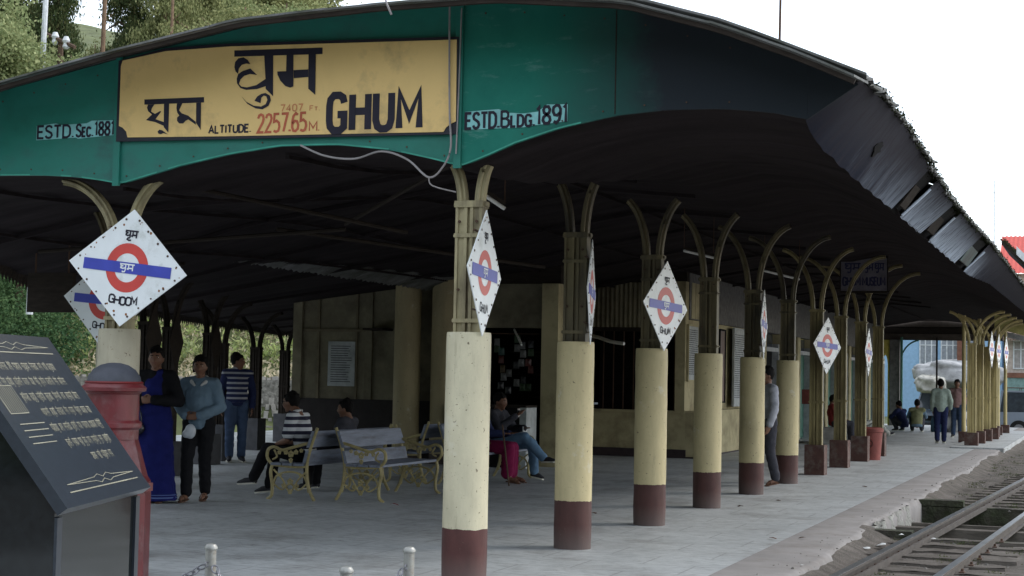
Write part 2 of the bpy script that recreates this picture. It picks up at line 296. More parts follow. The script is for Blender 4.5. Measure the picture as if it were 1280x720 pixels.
# ------------------------------------------------------------------ mesh builder
class MB:
    def __init__(s): s.v = []; s.f = []; s.mi = []
    def add(s, vs, fs, mi=0):
        o = len(s.v); s.v += [tuple(v) for v in vs]; s.f += [tuple(i+o for i in f) for f in fs]; s.mi += [mi]*len(fs); return s
    def box(s, x0, x1, y0, y1, z0, z1, mi=0, rz=0, c=None, mtx=None):
        vs = [Vector((x, y, z)) for z in (z0, z1) for x, y in ((x0, y0), (x1, y0), (x1, y1), (x0, y1))]
        if rz:
            c = Vector(c) if c else Vector(((x0+x1)/2, (y0+y1)/2, 0)); R = Matrix.Rotation(rz, 3, 'Z'); vs = [R@(v-c)+c for v in vs]
        if mtx is not None: vs = [mtx@v for v in vs]
        return s.add(vs, [(3, 2, 1, 0), (4, 5, 6, 7), (0, 1, 5, 4), (1, 2, 6, 5), (2, 3, 7, 6), (3, 0, 4, 7)], mi)
    def lathe(s, prof, n=20, mi=0, o=(0, 0, 0), cap=True, sx=1, sy=1):
        vs = []; k = len(prof)
        for r, z in prof:
            for i in range(n):
                a = 2*PI*i/n; vs.append((o[0]+r*sx*math.cos(a), o[1]+r*sy*math.sin(a), o[2]+z))
        fs = [(j*n+i, j*n+(i+1) % n, (j+1)*n+(i+1) % n, (j+1)*n+i) for j in range(k-1) for i in range(n)]
        if cap: fs += [tuple(reversed(range(n))), tuple((k-1)*n+i for i in range(n))]
        return s.add(vs, fs, mi)
    def cyl(s, p0, p1, r0, r1=None, n=10, mi=0): return s.tube([p0, p1], [r0, r0 if r1 is None else r1], n, mi)
    def tube(s, pts, r, n=8, mi=0, flat=None, ref=(0, 0, 1)):
        pts = [Vector(p) for p in pts]; rs = r if isinstance(r, (list, tuple)) else [r]*len(pts)
        vs = []; ref = Vector(ref)
        for i, p in enumerate(pts):
            d = (pts[min(i+1, len(pts)-1)]-pts[max(i-1, 0)]).normalized()
            q = ref if abs(d.dot(ref)) < .95 else Vector((1, 0, 0)) if abs(ref.x) < .9 else Vector((0, 1, 0))
            a = d.cross(q).normalized(); b = a.cross(d).normalized()
            fa, fb = flat if flat else (1, 1)
            for k in range(n):
                t = 2*PI*(k+.5)/n; vs.append(p+a*math.cos(t)*rs[i]*fa+b*math.sin(t)*rs[i]*fb)
        fs = [(j*n+i, j*n+(i+1) % n, (j+1)*n+(i+1) % n, (j+1)*n+i) for j in range(len(pts)-1) for i in range(n)]
        fs += [tuple(reversed(range(n))), tuple((len(pts)-1)*n+i for i in range(n))]
        return s.add(vs, fs, mi)
    def prism(s, poly, d0, d1, plane='xz', mi=0):
        n = len(poly)
        P = {'xz': lambda a, b, d: (a, d, b), 'yz': lambda a, b, d: (d, a, b), 'xy': lambda a, b, d: (a, b, d)}[plane]
        vs = [P(a, b, d0) for a, b in poly]+[P(a, b, d1) for a, b in poly]
        return s.add(vs, [tuple(range(n)), tuple(reversed(range(n, 2*n)))]+[(i, i+n, (i+1) % n+n, (i+1) % n) for i in range(n)], mi)
    def ball(s, c, r, n=10, mi=0):
        r = r if isinstance(r, (list, tuple)) else (r, r, r); k = max(4, n//2+1); vs = [(c[0], c[1], c[2]-r[2])]
        for j in range(1, k):
            t = PI*j/k-PI/2
            for i in range(n):
                a = 2*PI*i/n; vs.append((c[0]+r[0]*math.cos(t)*math.cos(a), c[1]+r[1]*math.cos(t)*math.sin(a), c[2]+r[2]*math.sin(t)))
        vs.append((c[0], c[1], c[2]+r[2])); L = len(vs)-1
        fs = [(0, 1+(i+1) % n, 1+i) for i in range(n)]+[(1+(j*n)+i, 1+j*n+(i+1) % n, 1+(j+1)*n+(i+1) % n, 1+(j+1)*n+i) for j in range(k-2) for i in range(n)]
        fs += [(L, 1+(k-2)*n+i, 1+(k-2)*n+(i+1) % n) for i in range(n)]
        return s.add(vs, fs, mi)
    def grid(s, fn, nu, nv, mi=0):
        vs = [fn(i/nu, j/nv) for j in range(nv+1) for i in range(nu+1)]
        return s.add(vs, [(j*(nu+1)+i, j*(nu+1)+i+1, (j+1)*(nu+1)+i+1, (j+1)*(nu+1)+i) for j in range(nv) for i in range(nu)], mi)
    def mesh(s, name, mats, smooth=True, ang=38):
        me = bpy.data.meshes.new(name); me.from_pydata(s.v, [], s.f)
        for mm in (mats if isinstance(mats, (list, tuple)) else [mats]): me.materials.append(mm)
        if any(s.mi): me.polygons.foreach_set('material_index', s.mi)
        if smooth:
            me.polygons.foreach_set('use_smooth', [True]*len(me.polygons)); me.set_sharp_from_angle(angle=math.radians(ang))
        me.update(); return me
    def build(s, name, mats, parent=None, **k): return put(name, s.mesh(name, mats, **k), parent)
def put(name, me, parent=None, loc=None, rz=0, label=None):
    o = bpy.data.objects.new(name, me); COL.objects.link(o)
    if parent: o.parent = parent
    if loc is not None: o.location = loc
    if rz: o.rotation_euler = (0, 0, rz)
    if label: o['label'] = label
    return o
def tag(o, label, cat, group=None):
    o['label'] = label; o['category'] = cat
    if group: o['group'] = group
    return o
def thing(name, label, cat, loc=(0, 0, 0), rz=0, group=None):
    o = bpy.data.objects.new(name, None); COL.objects.link(o); o.location = loc; o.rotation_euler = (0, 0, rz); o.empty_display_size = .1
    return tag(o, label, cat, group)
def struct(o): o['kind'] = 'structure'; return o
def stuff(o): o['kind'] = 'stuff'; return o
def copy_tree(o, parent=None):
    c = o.copy(); COL.objects.link(c); c.parent = parent
    for ch in list(o.children): copy_tree(ch, c)
    return c
def arc(c, r, a0, a1, n, plane=(0, 2), off=0):
    out = []
    for i in range(n+1):
        a = math.radians(a0+(a1-a0)*i/n); p = [off, off, off]; p[plane[0]] = c[0]+r*math.cos(a); p[plane[1]] = c[1]+r*math.sin(a); out.append(tuple(p))
    return out
def spline(pts, n=6):
    P = [Vector(p) for p in pts]; out = []
    for i in range(len(P)-1):
        a = P[max(i-1, 0)]; b = P[i]; c = P[i+1]; d = P[min(i+2, len(P)-1)]
        for k in range(n):
            t = k/n; out.append(.5*((2*b)+(c-a)*t+(2*a-5*b+4*c-d)*t*t+(3*b-a-3*c+d)*t**3))
    out.append(P[-1]); return out
def interp(x, tab):
    if x <= tab[0][0]: return tab[0][1]
    for (a, b), (c, d) in zip(tab, tab[1:]):
        if x <= c: return b+(d-b)*(x-a)/(c-a)
    return tab[-1][1]
# ------------------------------------------------------------------ stroke lettering
GL = {
 'A': (.8, [[(0, 0), (.4, 1), (.8, 0)], [(.16, .34), (.64, .34)]]), 'B': (.7, [[(0, 0), (0, 1), (.45, 1), (.62, .88), (.62, .66), (.45, .54), (0, .54)], [(.45, .54), (.68, .4), (.68, .14), (.5, 0), (0, 0)]]),
 'C': (.68, [[(.66, .78), (.6, .93), (.45, 1), (.2, 1), (.04, .86), (0, .7), (0, .3), (.04, .14), (.2, 0), (.45, 0), (.6, .07), (.66, .24)]]),
 'D': (.72, [[(0, 0), (0, 1), (.4, 1), (.62, .88), (.7, .7), (.7, .3), (.62, .12), (.4, 0), (0, 0)]]), 'E': (.6, [[(.6, 1), (0, 1), (0, 0), (.6, 0)], [(0, .52), (.5, .52)]]),
 'F': (.6, [[(.6, 1), (0, 1), (0, 0)], [(0, .52), (.48, .52)]]), 'G': (.7, [[(.68, .78), (.62, .93), (.46, 1), (.2, 1), (.04, .88), (0, .7), (0, .3), (.04, .12), (.2, 0), (.5, 0), (.68, .1), (.68, .45), (.38, .45)]]),
 'H': (.72, [[(0, 0), (0, 1)], [(.72, 0), (.72, 1)], [(0, .52), (.72, .52)]]), 'I': (.08, [[(.04, 0), (.04, 1)]]), 'L': (.55, [[(0, 1), (0, 0), (.55, 0)]]),
 'M': (.9, [[(0, 0), (0, 1), (.45, .3), (.9, 1), (.9, 0)]]), 'O': (.75, [[(.2, 0), (.04, .14), (0, .3), (0, .7), (.04, .86), (.2, 1), (.55, 1), (.71, .86), (.75, .7), (.75, .3), (.71, .14), (.55, 0), (.2, 0)]]),
 'S': (.64, [[(.62, .82), (.52, .96), (.35, 1), (.14, .96), (.02, .8), (.08, .62), (.32, .52), (.56, .4), (.64, .22), (.52, .05), (.3, 0), (.1, .05), (0, .2)]]),
 'T': (.7, [[(0, 1), (.7, 1)], [(.35, 1), (.35, 0)]]), 'U': (.7, [[(0, 1), (0, .26), (.08, .07), (.24, 0), (.46, 0), (.62, .07), (.7, .26), (.7, 1)]]),
 '.': (.1, [[(.05, 0), (.05, .1)]]), '1': (.3, [[(.05, .82), (.22, 1), (.22, 0)]]), '0': (.6, [[(.2, 0), (.03, .16), (0, .35), (0, .65), (.03, .84), (.2, 1), (.4, 1), (.57, .84), (.6, .65), (.6, .35), (.57, .16), (.4, 0), (.2, 0)]]),
 '2': (.6, [[(.02, .78), (.12, .95), (.3, 1), (.5, .94), (.58, .76), (.5, .56), (0, 0), (.6, 0)]]), '4': (.62, [[(.46, 0), (.46, 1), (0, .3), (.62, .3)]]),
 '5': (.6, [[(.56, 1), (.08, 1), (.04, .56), (.3, .62), (.54, .5), (.6, .28), (.5, .06), (.28, 0), (.02, .06)]]), '6': (.6, [[(.54, .9), (.34, 1), (.1, .84), (0, .5), (0, .22), (.12, .03), (.34, 0), (.56, .12), (.6, .34), (.48, .54), (.26, .57), (.04, .42)]]),
 '7': (.6, [[(0, 1), (.6, 1), (.22, 0)]]), '8': (.6, [[(.3, .53), (.1, .62), (.04, .8), (.16, .97), (.44, .97), (.56, .8), (.5, .62), (.3, .53), (.06, .38), (0, .2), (.14, .02), (.46, .02), (.6, .2), (.54, .38), (.3, .53)]]),
 '9': (.6, [[(.06, .1), (.26, 0), (.5, .16), (.6, .5), (.6, .78), (.48, .97), (.26, 1), (.04, .88), (0, .66), (.12, .46), (.34, .43), (.56, .58)]]), ' ': (.3, [])}
def stroke(mb, pts, w, y, mi=0, cnt=[0]):
    # pts are (x, z) pairs; a flat ribbon with mitred joints facing -y
    P = [Vector((p[0], p[1])) for p in pts]; n = len(P); L = []; R = []
    closed = (P[0]-P[-1]).length < 1e-6 and n > 3
    for i in range(n):
        a = P[i-1] if i else (P[-2] if closed else P[0]); b = P[i]; c = P[i+1] if i < n-1 else (P[1] if closed else P[-1])
        d1 = (b-a).normalized() if (b-a).length > 1e-9 else (c-b).normalized(); d2 = (c-b).normalized() if (c-b).length > 1e-9 else d1
        n1 = Vector((-d1.y, d1.x)); n2 = Vector((-d2.y, d2.x)); nn = (n1+n2)
        nn = nn.normalized() if nn.length > 1e-6 else n1
        k = min(1.8, 1/max(.3, nn.dot(n1))); e = nn*(w/2*k); L.append(b+e); R.append(b-e)
    cnt[0] += 1; yy = y-(cnt[0] % 6)*.0004
    vs = [(p.x, yy, p.y) for p in L]+[(p.x, yy, p.y) for p in R]
    mb.add(vs, [(i, i+1, n+i+1, n+i) for i in range(n-1)], mi)
def text(mb, s, x, z, h, width, w, y, mi=0, gap=.22, small=None, dz=0):
    """lay the string out from x over the given width; letters in `small` get .72 of the height"""
    tot = 0; items = []
    for i, ch in enumerate(s):
        k = .72 if ch.islower() else 1; g = GL[ch.upper()]; items.append((ch, k, tot, g)); tot += g[0]*k+gap
    tot -= gap; sx = width/tot
    for ch, k, px, g in items:
        for st in g[1]:
            stroke(mb, [(x+(px+a*k)*sx, z+b*k*h+dz*(px/tot)) for a, b in st], w, y, mi)
GHU = [  # hand-painted Devanagari word, outline pieces in a unit box
 [(0, .84), (.998, .95), (.998, .81), (0, .71)]]
def polyset(mb, polys, fx, y, mi=0):
    for i, p in enumerate(polys):
        q = [fx(a, b) for a, b in p]; yy = y-.0005*i
        mb.add([(a, yy, b) for a, b in q], [tuple(range(len(q)))], mi)
# ================================================================== GROUND, PLATFORM, TRACK
def hill_z(x, y):
    s = (x-4.5)*-.56+(y+11.3)*.83; t = (x-4.5)*.83+(y+11.3)*.56      # s runs uphill, t along the contour
    side = max(0, min(1, (24-t)/14))                                  # the hill dies out towards the town on the right
    if s < 47: h = 0
    elif s < 48: h = 1.45*(s-47)
    elif s < 70: h = 1.45+(s-48)*.42
    else: h = 10.7+(s-70)*.25
    return -.25+h*side+(.5*math.sin(x*.35)*math.cos(y*.27)*side if s > 50 else 0)
def gz(x, y):
    if y > 46: return -.18-min(.5, (y-46)*.03)
    return -.18
mb = MB()
mb.grid(lambda u, v: (-1500+3000*u, -300+2800*v, -1.3), 4, 4)
struct(mb.build('far_ground', M['ground'])).location.z = 0
mb = MB(); N = 110
mb.grid(lambda u, v: ((lambda x, y: (x, y, max(-1.2, hill_z(x, y)-.02) if x < -12 or y > 50 else -.9))(-150+170*u, -20+170*v)), N, N)
struct(mb.build('hillside', M['hillsoil'], ang=80))
mb = MB()
mb.grid(lambda u, v: ((lambda x, y: (x, y, gz(x, y)-.06*min(1, max(0, (y-46)/3))))(-14+54*u, 36.5+80*v)), 20, 30)
struct(mb.build('street', M['ground']))
b = MB()  # added hill ring out of view; blocks low sky to darken the hall
def ringhill(u, v):
    a = math.radians(158+170*u); r = 34+75*v; h = 26*sm_(v)*(.75+.25*math.sin(a*5)+.1*math.sin(a*13))
    return (4+r*math.cos(a), -8+r*math.sin(a), -.9+h)
sm_ = lambda t: min(1, t*2.2)**.8
b.grid(ringhill, 90, 24); struct(b.build('unseen_blocker_hill', M['blockerhill'], ang=80))
# platform slab with its kerb face
mb = MB(); mb.box(-16, 1.62, -14, 52, -.6, 0)
struct(mb.build('platform', M['floor'], smooth=False))
mb = MB(); ys = [-14+i*.2 for i in range(330)]
edge = [(2.17+.03*math.sin(y*.7)+.02*math.sin(y*2.3+1)+(random.random()-.5)*.03-(.06 if 6.4 < y < 11.6 else 0)) for y in ys]
for i in range(len(ys)-1):
    a, b = ys[i], ys[i+1]; ea, eb = edge[i], edge[i+1]
    ja, jb = 1.66, 1.66
    mb.add([(ja-.06, a, .004), (ea-.05, a, -.002), (eb-.05, b, -.002), (jb-.06, b, .004), (ea, a, -.02), (eb, b, -.02), (ea+.05, a, -.10), (eb+.05, b, -.10), (ea+.06, a, -.7), (eb+.06, b, -.7)],
           [(0, 1, 2, 3), (1, 4, 5, 2), (4, 6, 7, 5), (6, 8, 9, 7)])
struct(mb.build('platform_edge', M['strip'], ang=60))
mb = MB()     # raised far platform corner beside the distant posts
mb.box(1.0, 2.28, 29.5, 46, -.15, .035); struct(mb.build('platform_kerb', M['floor'], smooth=False))
# track bed with the open pit
PX0, PX1, PY0, PY1 = 2.2, 4.3, 6.7, 11.4
def sm3(t): t = max(0, min(1, t)); return t*t*(3-2*t)
from mathutils import noise as NZ
def bedz(x, y):
    n = NZ.noise(Vector((x*1.3, y*.9, 0))); n2 = NZ.noise(Vector((x*5, y*5, 3))); n3 = NZ.noise(Vector((x*14, y*14, 7)))
    w = .42+.10*NZ.noise(Vector((0, y*.6, 5))); k = sm3((x-2.06)/w)
    return -.135*k-.012*(1-k)+(.022*n+.010*n2+.006*n3)*(.25+.75*k)
def bed(u0, u1, v0, v1, nu, nv):
    b = MB(); b.grid(lambda u, v: (u0+(u1-u0)*u, v0+(v1-v0)*v, bedz(u0+(u1-u0)*u, v0+(v1-v0)*v)), nu, nv); return b
for r in ((2.02, 6, -2, PY0, 70, 160), (2.02, 6, PY1, 44, 70, 420), (2.02, 6, -14, -2, 20, 30), (PX1, 6, PY0, PY1, 30, 14), (6, 40, -14, 44, 20, 30)):
    struct(bed(*r).build('track_bed', M['soil'], ang=60))
mb = MB(); d = -1.0
mb.add([(PX0, PY0, d), (PX1, PY0, d), (PX1, PY1, d), (PX0, PY1, d)], [(0, 1, 2, 3)])
for (x0, x1, y0, y1) in ((PX0-.2, PX1, PY0-.2, PY0), (PX0-.2, PX1, PY1, PY1+.2), (PX1, PX1+.2, PY0, PY1)): mb.box(x0, x1, y0, y1, d, -.11)
mb.box(PX0-.2, 2.75, PY1, PY1+.25, -.12, -.03); mb.box(PX0-.2, 2.6, PY0-.22, PY0, -.12, -.04)
struct(mb.build('inspection_pit', M['pitwall'], smooth=False))
mb = MB()
mb.grid(lambda u, v: (2.13+.50*(1-v)**1.6+.035*math.sin(u*31)+.02*math.sin(u*67+v*5), PY0+(PY1-.9-PY0)*u, -.9+.875*v), 70, 10)
struct(mb.build('pit_slope', M['crumbled'], ang=70))
mb = MB(); mb.box(PX0, PX1, 8.4, 8.62, -.35, -.16); mb.box(PX0+.1, PX1, 9.2, 9.3, -.3, -.17); mb.box(PX0, 3.1, 7.5, 7.62, -.3, -.19)
struct(mb.build('pit_beam', M['sleeper'], smooth=False))
# the railway
trk = thing('railway_track', 'narrow gauge track of two worn rails on grey sleepers beside platform', 'railway track')
def railx(y, k): return 2.50+.0515*(y-2.75)+(.76 if k else 0)
for k in (0, 1):
    rb = MB(); tb = MB()
    for i in range(58):
        a = -13+i*.95; b = a+.95; xa, xb = railx(a, k), railx(b, k)
        for (w, z0, z1, q) in ((.055, -.135, -.12, rb), (.011, -.12, -.062, rb), (.030, -.062, -.036, rb), (.031, -.036, -.028, tb)):
            q.add([(xa-w, a, z0), (xa+w, a, z0), (xb+w, b, z0), (xb-w, b, z0), (xa-w, a, z1), (xa+w, a, z1), (xb+w, b, z1), (xb-w, b, z1)], [(3, 2, 1, 0), (4, 5, 6, 7), (0, 1, 5, 4), (2, 3, 7, 6), (3, 0, 4, 7), (1, 2, 6, 5)])
    r = rb.build('rail', M['railside'], trk, smooth=False); tb.build('running_surface', M['railtop'], r, smooth=False)
    cr = MB()
    for i in range(58):
        a = -13+i*.95; b = a+.95; s = 1 if k == 0 else -1
        if k == 0:
            xa, xb = railx(a, 0)+.10, railx(b, 0)+.10
            if 2 < a < 20: cr.add([(xa-.012, a, -.13), (xa+.012, a, -.13), (xb+.012, b, -.13), (xb-.012, b, -.13), (xa-.012, a, -.07), (xa+.012, a, -.07), (xb+.012, b, -.07), (xb-.012, b, -.07)], [(4, 5, 6, 7), (0, 1, 5, 4), (3, 0, 4, 7), (1, 2, 6, 5)])
    if k == 0: cr.build('check_rail', M['railside'], trk, smooth=False)
sm = []
for q in range(3):
    b = MB(); b.grid(lambda u, v: (-.78+1.56*u, -.10+.2*v, .055+.008*math.sin(u*23+q*2)*math.sin(v*5+q)), 10, 3)
    b.box(-.78, .78, -.1, .1, -.09, .05); sm.append(b.mesh('sleeper', M['sleeper'], ang=30))
y = 1.0; i = 0
while y < 36:
    if not (PY0+.1 < y < PY1-.1):
        put('sleeper', sm[i % 3], trk, (railx(y, 0)+.38+random.uniform(-.05, .05), y, -.165), random.uniform(-.03, .03))
    y += .62; i += 1
b = MB(); y = 1.0
while y < 30:
    if not (PY0+.1 < y < PY1-.1):
        for k in (0, 1):
            for q in (-.065, .065): x = railx(y, k)+q; b.box(x-.022, x+.022, y-.045, y+.045, -.112, -.098); b.cyl((x, y+.02, -.098), (x, y+.02, -.075), .012, n=6)
    y += .62
stuff(b.build('rail_fastenings', M['rust'], trk, smooth=False))
# pebbles along the track
def pebbles(n, xr, yr, z, s, seed):
    r = np.random.default_rng(seed); b = MB()
    for _ in range(n):
        x, y = r.uniform(*xr), r.uniform(*yr)
        if PX0 < x < PX1 and PY0 < y < PY1: continue
        k = s*r.uniform(.4, 1.6)*(r.random()**1.5*.9+.35); a = r.uniform(0, 6.28); h = k*r.uniform(.4, .8)
        vs = [(x+k*math.cos(a+j*1.57)*r.uniform(.7, 1.1), y+k*math.sin(a+j*1.57)*r.uniform(.7, 1.1), z) for j in range(4)]
        tx, ty = x+r.uniform(-.3, .3)*k, y+r.uniform(-.3, .3)*k
        vs += [(tx+.45*k*math.cos(a+j*1.57+.3), ty+.45*k*math.sin(a+j*1.57+.3), z+h) for j in range(4)]
        b.add(vs, [(0, 1, 5, 4), (1, 2, 6, 5), (2, 3, 7, 6), (3, 0, 4, 7), (4, 5, 6, 7)])
    return b
wd = np.stack([(a_ := rng.uniform(2.35, 5.5, 260)), (b_ := rng.uniform(1, 30, 260)), a_*0-.12], 1); wd = wd[~((wd[:, 1] > 6.5) & (wd[:, 1] < 11.6))]; wd = np.concatenate([w_+rng.normal(0, 1, (45, 3))*(.05, .05, .012) for w_ in wd])
WEEDS = wd
stuff(pebbles(9000, (2.35, 6.0), (.5, 30), -.145, .020, 3).build('track_gravel', M['pebble'], smooth=False))['label'] = 'small grey stones scattered over the track bed'
stuff(pebbles(260, (1.9, 2.35), (-2, 34), .0, .014, 4).build('edge_grit', M['pebble'], smooth=False))['label'] = 'loose grit along the platform edge'
def scrap(seed, s):
    r = random.Random(seed); b = MB(); n = 7
    pts = [(s*math.cos(2*PI*i/n)*r.uniform(.5, 1), s*.7*math.sin(2*PI*i/n)*r.uniform(.5, 1), s*r.uniform(.02, .4)) for i in range(n)]
    b.add(pts+[(0, 0, s*.45)], [(i, (i+1) % n, n) for i in range(n)]); return b
for (x, y, z, s, l) in ((2.42, 5.4, -.10, .07, 'crumpled white paper scrap lying against the near rail'), (2.32, 5.0, -.10, .05, 'small white scrap on the track bed beside platform edge'),
                        (2.57, 5.8, -.02, .05, 'white plastic scrap resting on the near rail'), (2.85, 6.3, -.10, .06, 'white scrap between the rails before the pit'), (2.15, 2.3, .0, .03, 'tiny pale scrap on the rough platform strip'),
                        (-3.3, 6.0, .0, .07, 'small reddish paper scrap on floor beside the bench leg')):
    tag(scrap(int(x*100+y*10), s).build('paper_scrap', M['redcloth'] if x < 0 else M['paper'], smooth=False), l, 'litter').location = (x, y, z)
LL = ('dry leaf on the pinkish strip, nearer of two at the paving boundary', 'dry leaf at the very edge of the paving beside another leaf', 'dry leaf on the floor between third and fifth columns', 'dry leaf on the paving right of the fourth column', 'dry leaf far along the open platform right of the sixth column', 'dry leaf on the floor between the benches and second column')
for j, (x, y) in enumerate(((1.75, 4.6), (1.5, 4.4), (.35, 8.2), (.6, 9.4), (1.2, 13), (-.9, 6.2))):
    tag(scrap(50+j, .05).build('dead_leaf', M['rust'], smooth=False), LL[j], 'dead leaf', 'dry leaves on the platform').location = (x, y, .004)

# ================================================================== CANOPY
can = thing('station_canopy', 'long arched station canopy with green front fascia and dark sheet ceiling', 'canopy')
ROOF = [(-8, 2.55), (-6.6, 3.05), (-5.2, 3.60), (-4.1, 3.90), (-2.93, 4.12), (-1.84, 4.30), (-.66, 4.37), (.4, 4.38), (1.3, 4.26), (2.01, 4.04), (2.57, 3.80), (3.0, 3.61)]
FB = [(-6.7, 2.9), (-5.2, 3.10), (-4.14, 3.145), (-3.7, 3.135), (-3.4, 3.115), (-3.15, 3.08), (-2.96, 3.045), (-2.75, 3.095), (-2.4, 3.18), (-1.95, 3.26), (-1.51, 3.31), (-1.0, 3.305), (-.55, 3.25), (-.2, 3.17), (.02, 3.11), (.2, 3.17), (.45, 3.27), (.8, 3.37), (1.23, 3.45), (1.6, 3.475), (1.99, 3.47), (2.35, 3.43), (2.61, 3.37)]
BB = [(-14, 2.6), (-6.6, 3.0), (-4.8, 3.4), (-3.1, 3.72), (-1.5, 3.98), (0, 3.84), (.8, 3.98), (1.4, 3.9), (1.9, 3.68), (2.61, 3.24)]
def sm3(t): t = max(0, min(1, t)); return t*t*(3-2*t)
def eaveL(y): return interp(y, [(-.4, -6.65), (3.8, -7.3), (12, -10.7), (24, -14.5), (40, -14.8)])
def topR(y): return interp(y, [(-.4, 3.64), (1, 3.71), (2.2, 3.74), (3.4, 3.70), (4.4, 3.66), (6.5, 3.58), (9.6, 3.59), (12.5, 3.65), (17, 3.66)])
def eaveR(y): return interp(y, [(-.3, 3.37), (.1, 3.27), (1.2, 3.25), (2.5, 3.24), (4.2, 3.25), (14, 3.235), (19, 3.40), (33, 3.5), (40, 3.5)])
def ceil(x, y):
    w = sm3((y+.1)/7.5); f = interp(x, FB)
    if x < 1.9: b = interp(x, BB)
    else: b = 3.68+(eaveR(y)-3.68)*((x-1.9)/.71)**1.2
    if x < -4.8:
        e = eaveL(y); b = 3.4+(2.55-3.4)*min(1, (-4.8-x)/max(.1, (-4.8-e)))
    return f*(1-w)+b*w
# fascia panels, each with the curved lower edge
def fascia(x0, x1, m, dy=0):
    n = max(12, int((x1-x0)*9)); b = MB(); xs = [x0+(x1-x0)*i/n for i in range(n+1)]
    vs = [(x, -.30+dy, interp(x, FB)) for x in xs]+[(x, -.30+dy, interp(x, ROOF)-.03) for x in xs]+[(x, -.27+dy, interp(x, FB)) for x in xs]+[(x, -.27+dy, interp(x, ROOF)-.03) for x in xs]; k = n+1
    fs = []
    for i in range(n): fs += [(i, i+1, k+i+1, k+i), (2*k+i+1, 2*k+i, 3*k+i, 3*k+i+1), (i+1, i, 2*k+i, 2*k+i+1)]
    fs += [(0, k, 3*k, 2*k), (n, 2*k+n, 3*k+n, k+n)]
    b.add(vs, fs); return b.build('fascia_panel', m, can)
fascia(-6.65, -2.995, M['green']); fascia(-2.985, -.005, M['green'], .002); fascia(.005, 2.61, M['sooty'])
b = MB(); b.prism([(2.611, 3.372), (2.96, 3.60), (2.70, 3.73), (2.611, interp(2.611, ROOF)-.03)], -.30, -.27); b.build('fascia_end', M['sooty'], can, smooth=False)
for x in (-4.2, 1.22):
    b = MB(); b.box(x-.004, x+.004, -.3025, -.3003, interp(x, FB)+.01, interp(x, ROOF)-.05); b.build('sheet_joint', M['darkwood'], can, smooth=False)
rn = random.Random(9); b = MB()
for x in [-6+.31*i for i in range(27)]:
    for z in (interp(x, FB)+.05, interp(x, ROOF)-.12):
        if -3.05 < x < .05 and z > 3.35: continue
        b.cyl((x, -.301, z), (x, -.306, z), .007, n=6)
stuff(b.build('nail_heads', M['rust'], can, smooth=False))
for x, zt in ((-2.99, 4.08), (0.0, 4.34)):
    b = MB(); b.box(x-.03, x+.03, -.325, -.30, interp(x, FB)-.02, zt); b.build('fascia_batten', M['green'], can, smooth=False)
b = MB()        # pale worn lip under the front fascia
for i in range(90):
    x0 = -6.6+i*(9.2/90); x1 = x0+9.2/90
    if random.random() < .8 and x1 < 1.0:
        z0, z1 = interp(x0, FB), interp(x1, FB); b.add([(x0, -.304, z0), (x1, -.304, z1), (x1, -.304, z1+.012), (x0, -.304, z0+.012)], [(0, 1, 2, 3)])
b.build('fascia_lip', mat('worn_lip', (.05, .28, .21), .7, bmp=0), can, smooth=False)
# painted foundation dates
def px_x(px): return -2.99+(px-152)*2.99/423
def bd(px, py):
    """outline measured on the board's own plane: x along the board, z up it"""
    k = (px-152)/423; yt, yb = 66-18*k, 177-9*k; zb, zt = 3.39-.04*k, 4.125-.045*k
    return (-2.99+2.99*k, zb+(yb-py)/(yb-yt)*(zt-zb))
b = MB()
pl = [(-3.79, 3.43), (-3.40, 3.44), (-3.38, 3.43), (-3.02, 3.45), (-3.02, 3.57), (-3.25, 3.575), (-3.3, 3.555), (-3.55, 3.55), (-3.6, 3.565), (-3.79, 3.55)]
b.add([(x, -.303, z) for x, z in pl], [tuple(range(len(pl)))])
pt = b.build('date_patch', M['patch'], can, smooth=False)
b = MB(); text(b, 'ESTD.', -3.775, 3.445, .10, .35, .019, -.305); text(b, 'Sec.', -3.395, 3.447, .10, .16, .018, -.305); text(b, '1881', -3.215, 3.452, .108, .18, .019, -.305)
b.build('lettering', M['ink'], pt, smooth=False)
b = MB()
pl = [(.05, 3.385), (.50, 3.385), (.62, 3.40), (.86, 3.42), (.86, 3.545), (.70, 3.55), (.63, 3.50), (.52, 3.49), (.40, 3.50), (.32, 3.53), (.05, 3.52)]
b.add([(x, -.303, z) for x, z in pl], [tuple(range(len(pl)))])
pt = b.build('date_patch', M['patch'], can, smooth=False)
b = MB(); text(b, 'ESTD.', .06, 3.392, .115, .265, .021, -.305); text(b, 'Bldg.', .345, 3.395, .115, .26, .019, -.305); text(b, '1891', .62, 3.405, .13, .235, .022, -.305, dz=.01)
b.build('lettering', M['ink'], pt, smooth=False)
# ceiling
b = MB(); ny = 84
def cfn(u, v):
    y = -.27+v*50.2; e = eaveL(y); x = e+(2.61-e)*u; return (x, y, ceil(x, y)+.012*math.sin(y*8)*(0 if y < 0 else 1))
b.grid(cfn, 80, ny*3); b.build('ceiling', M['soffit'], can, ang=80)
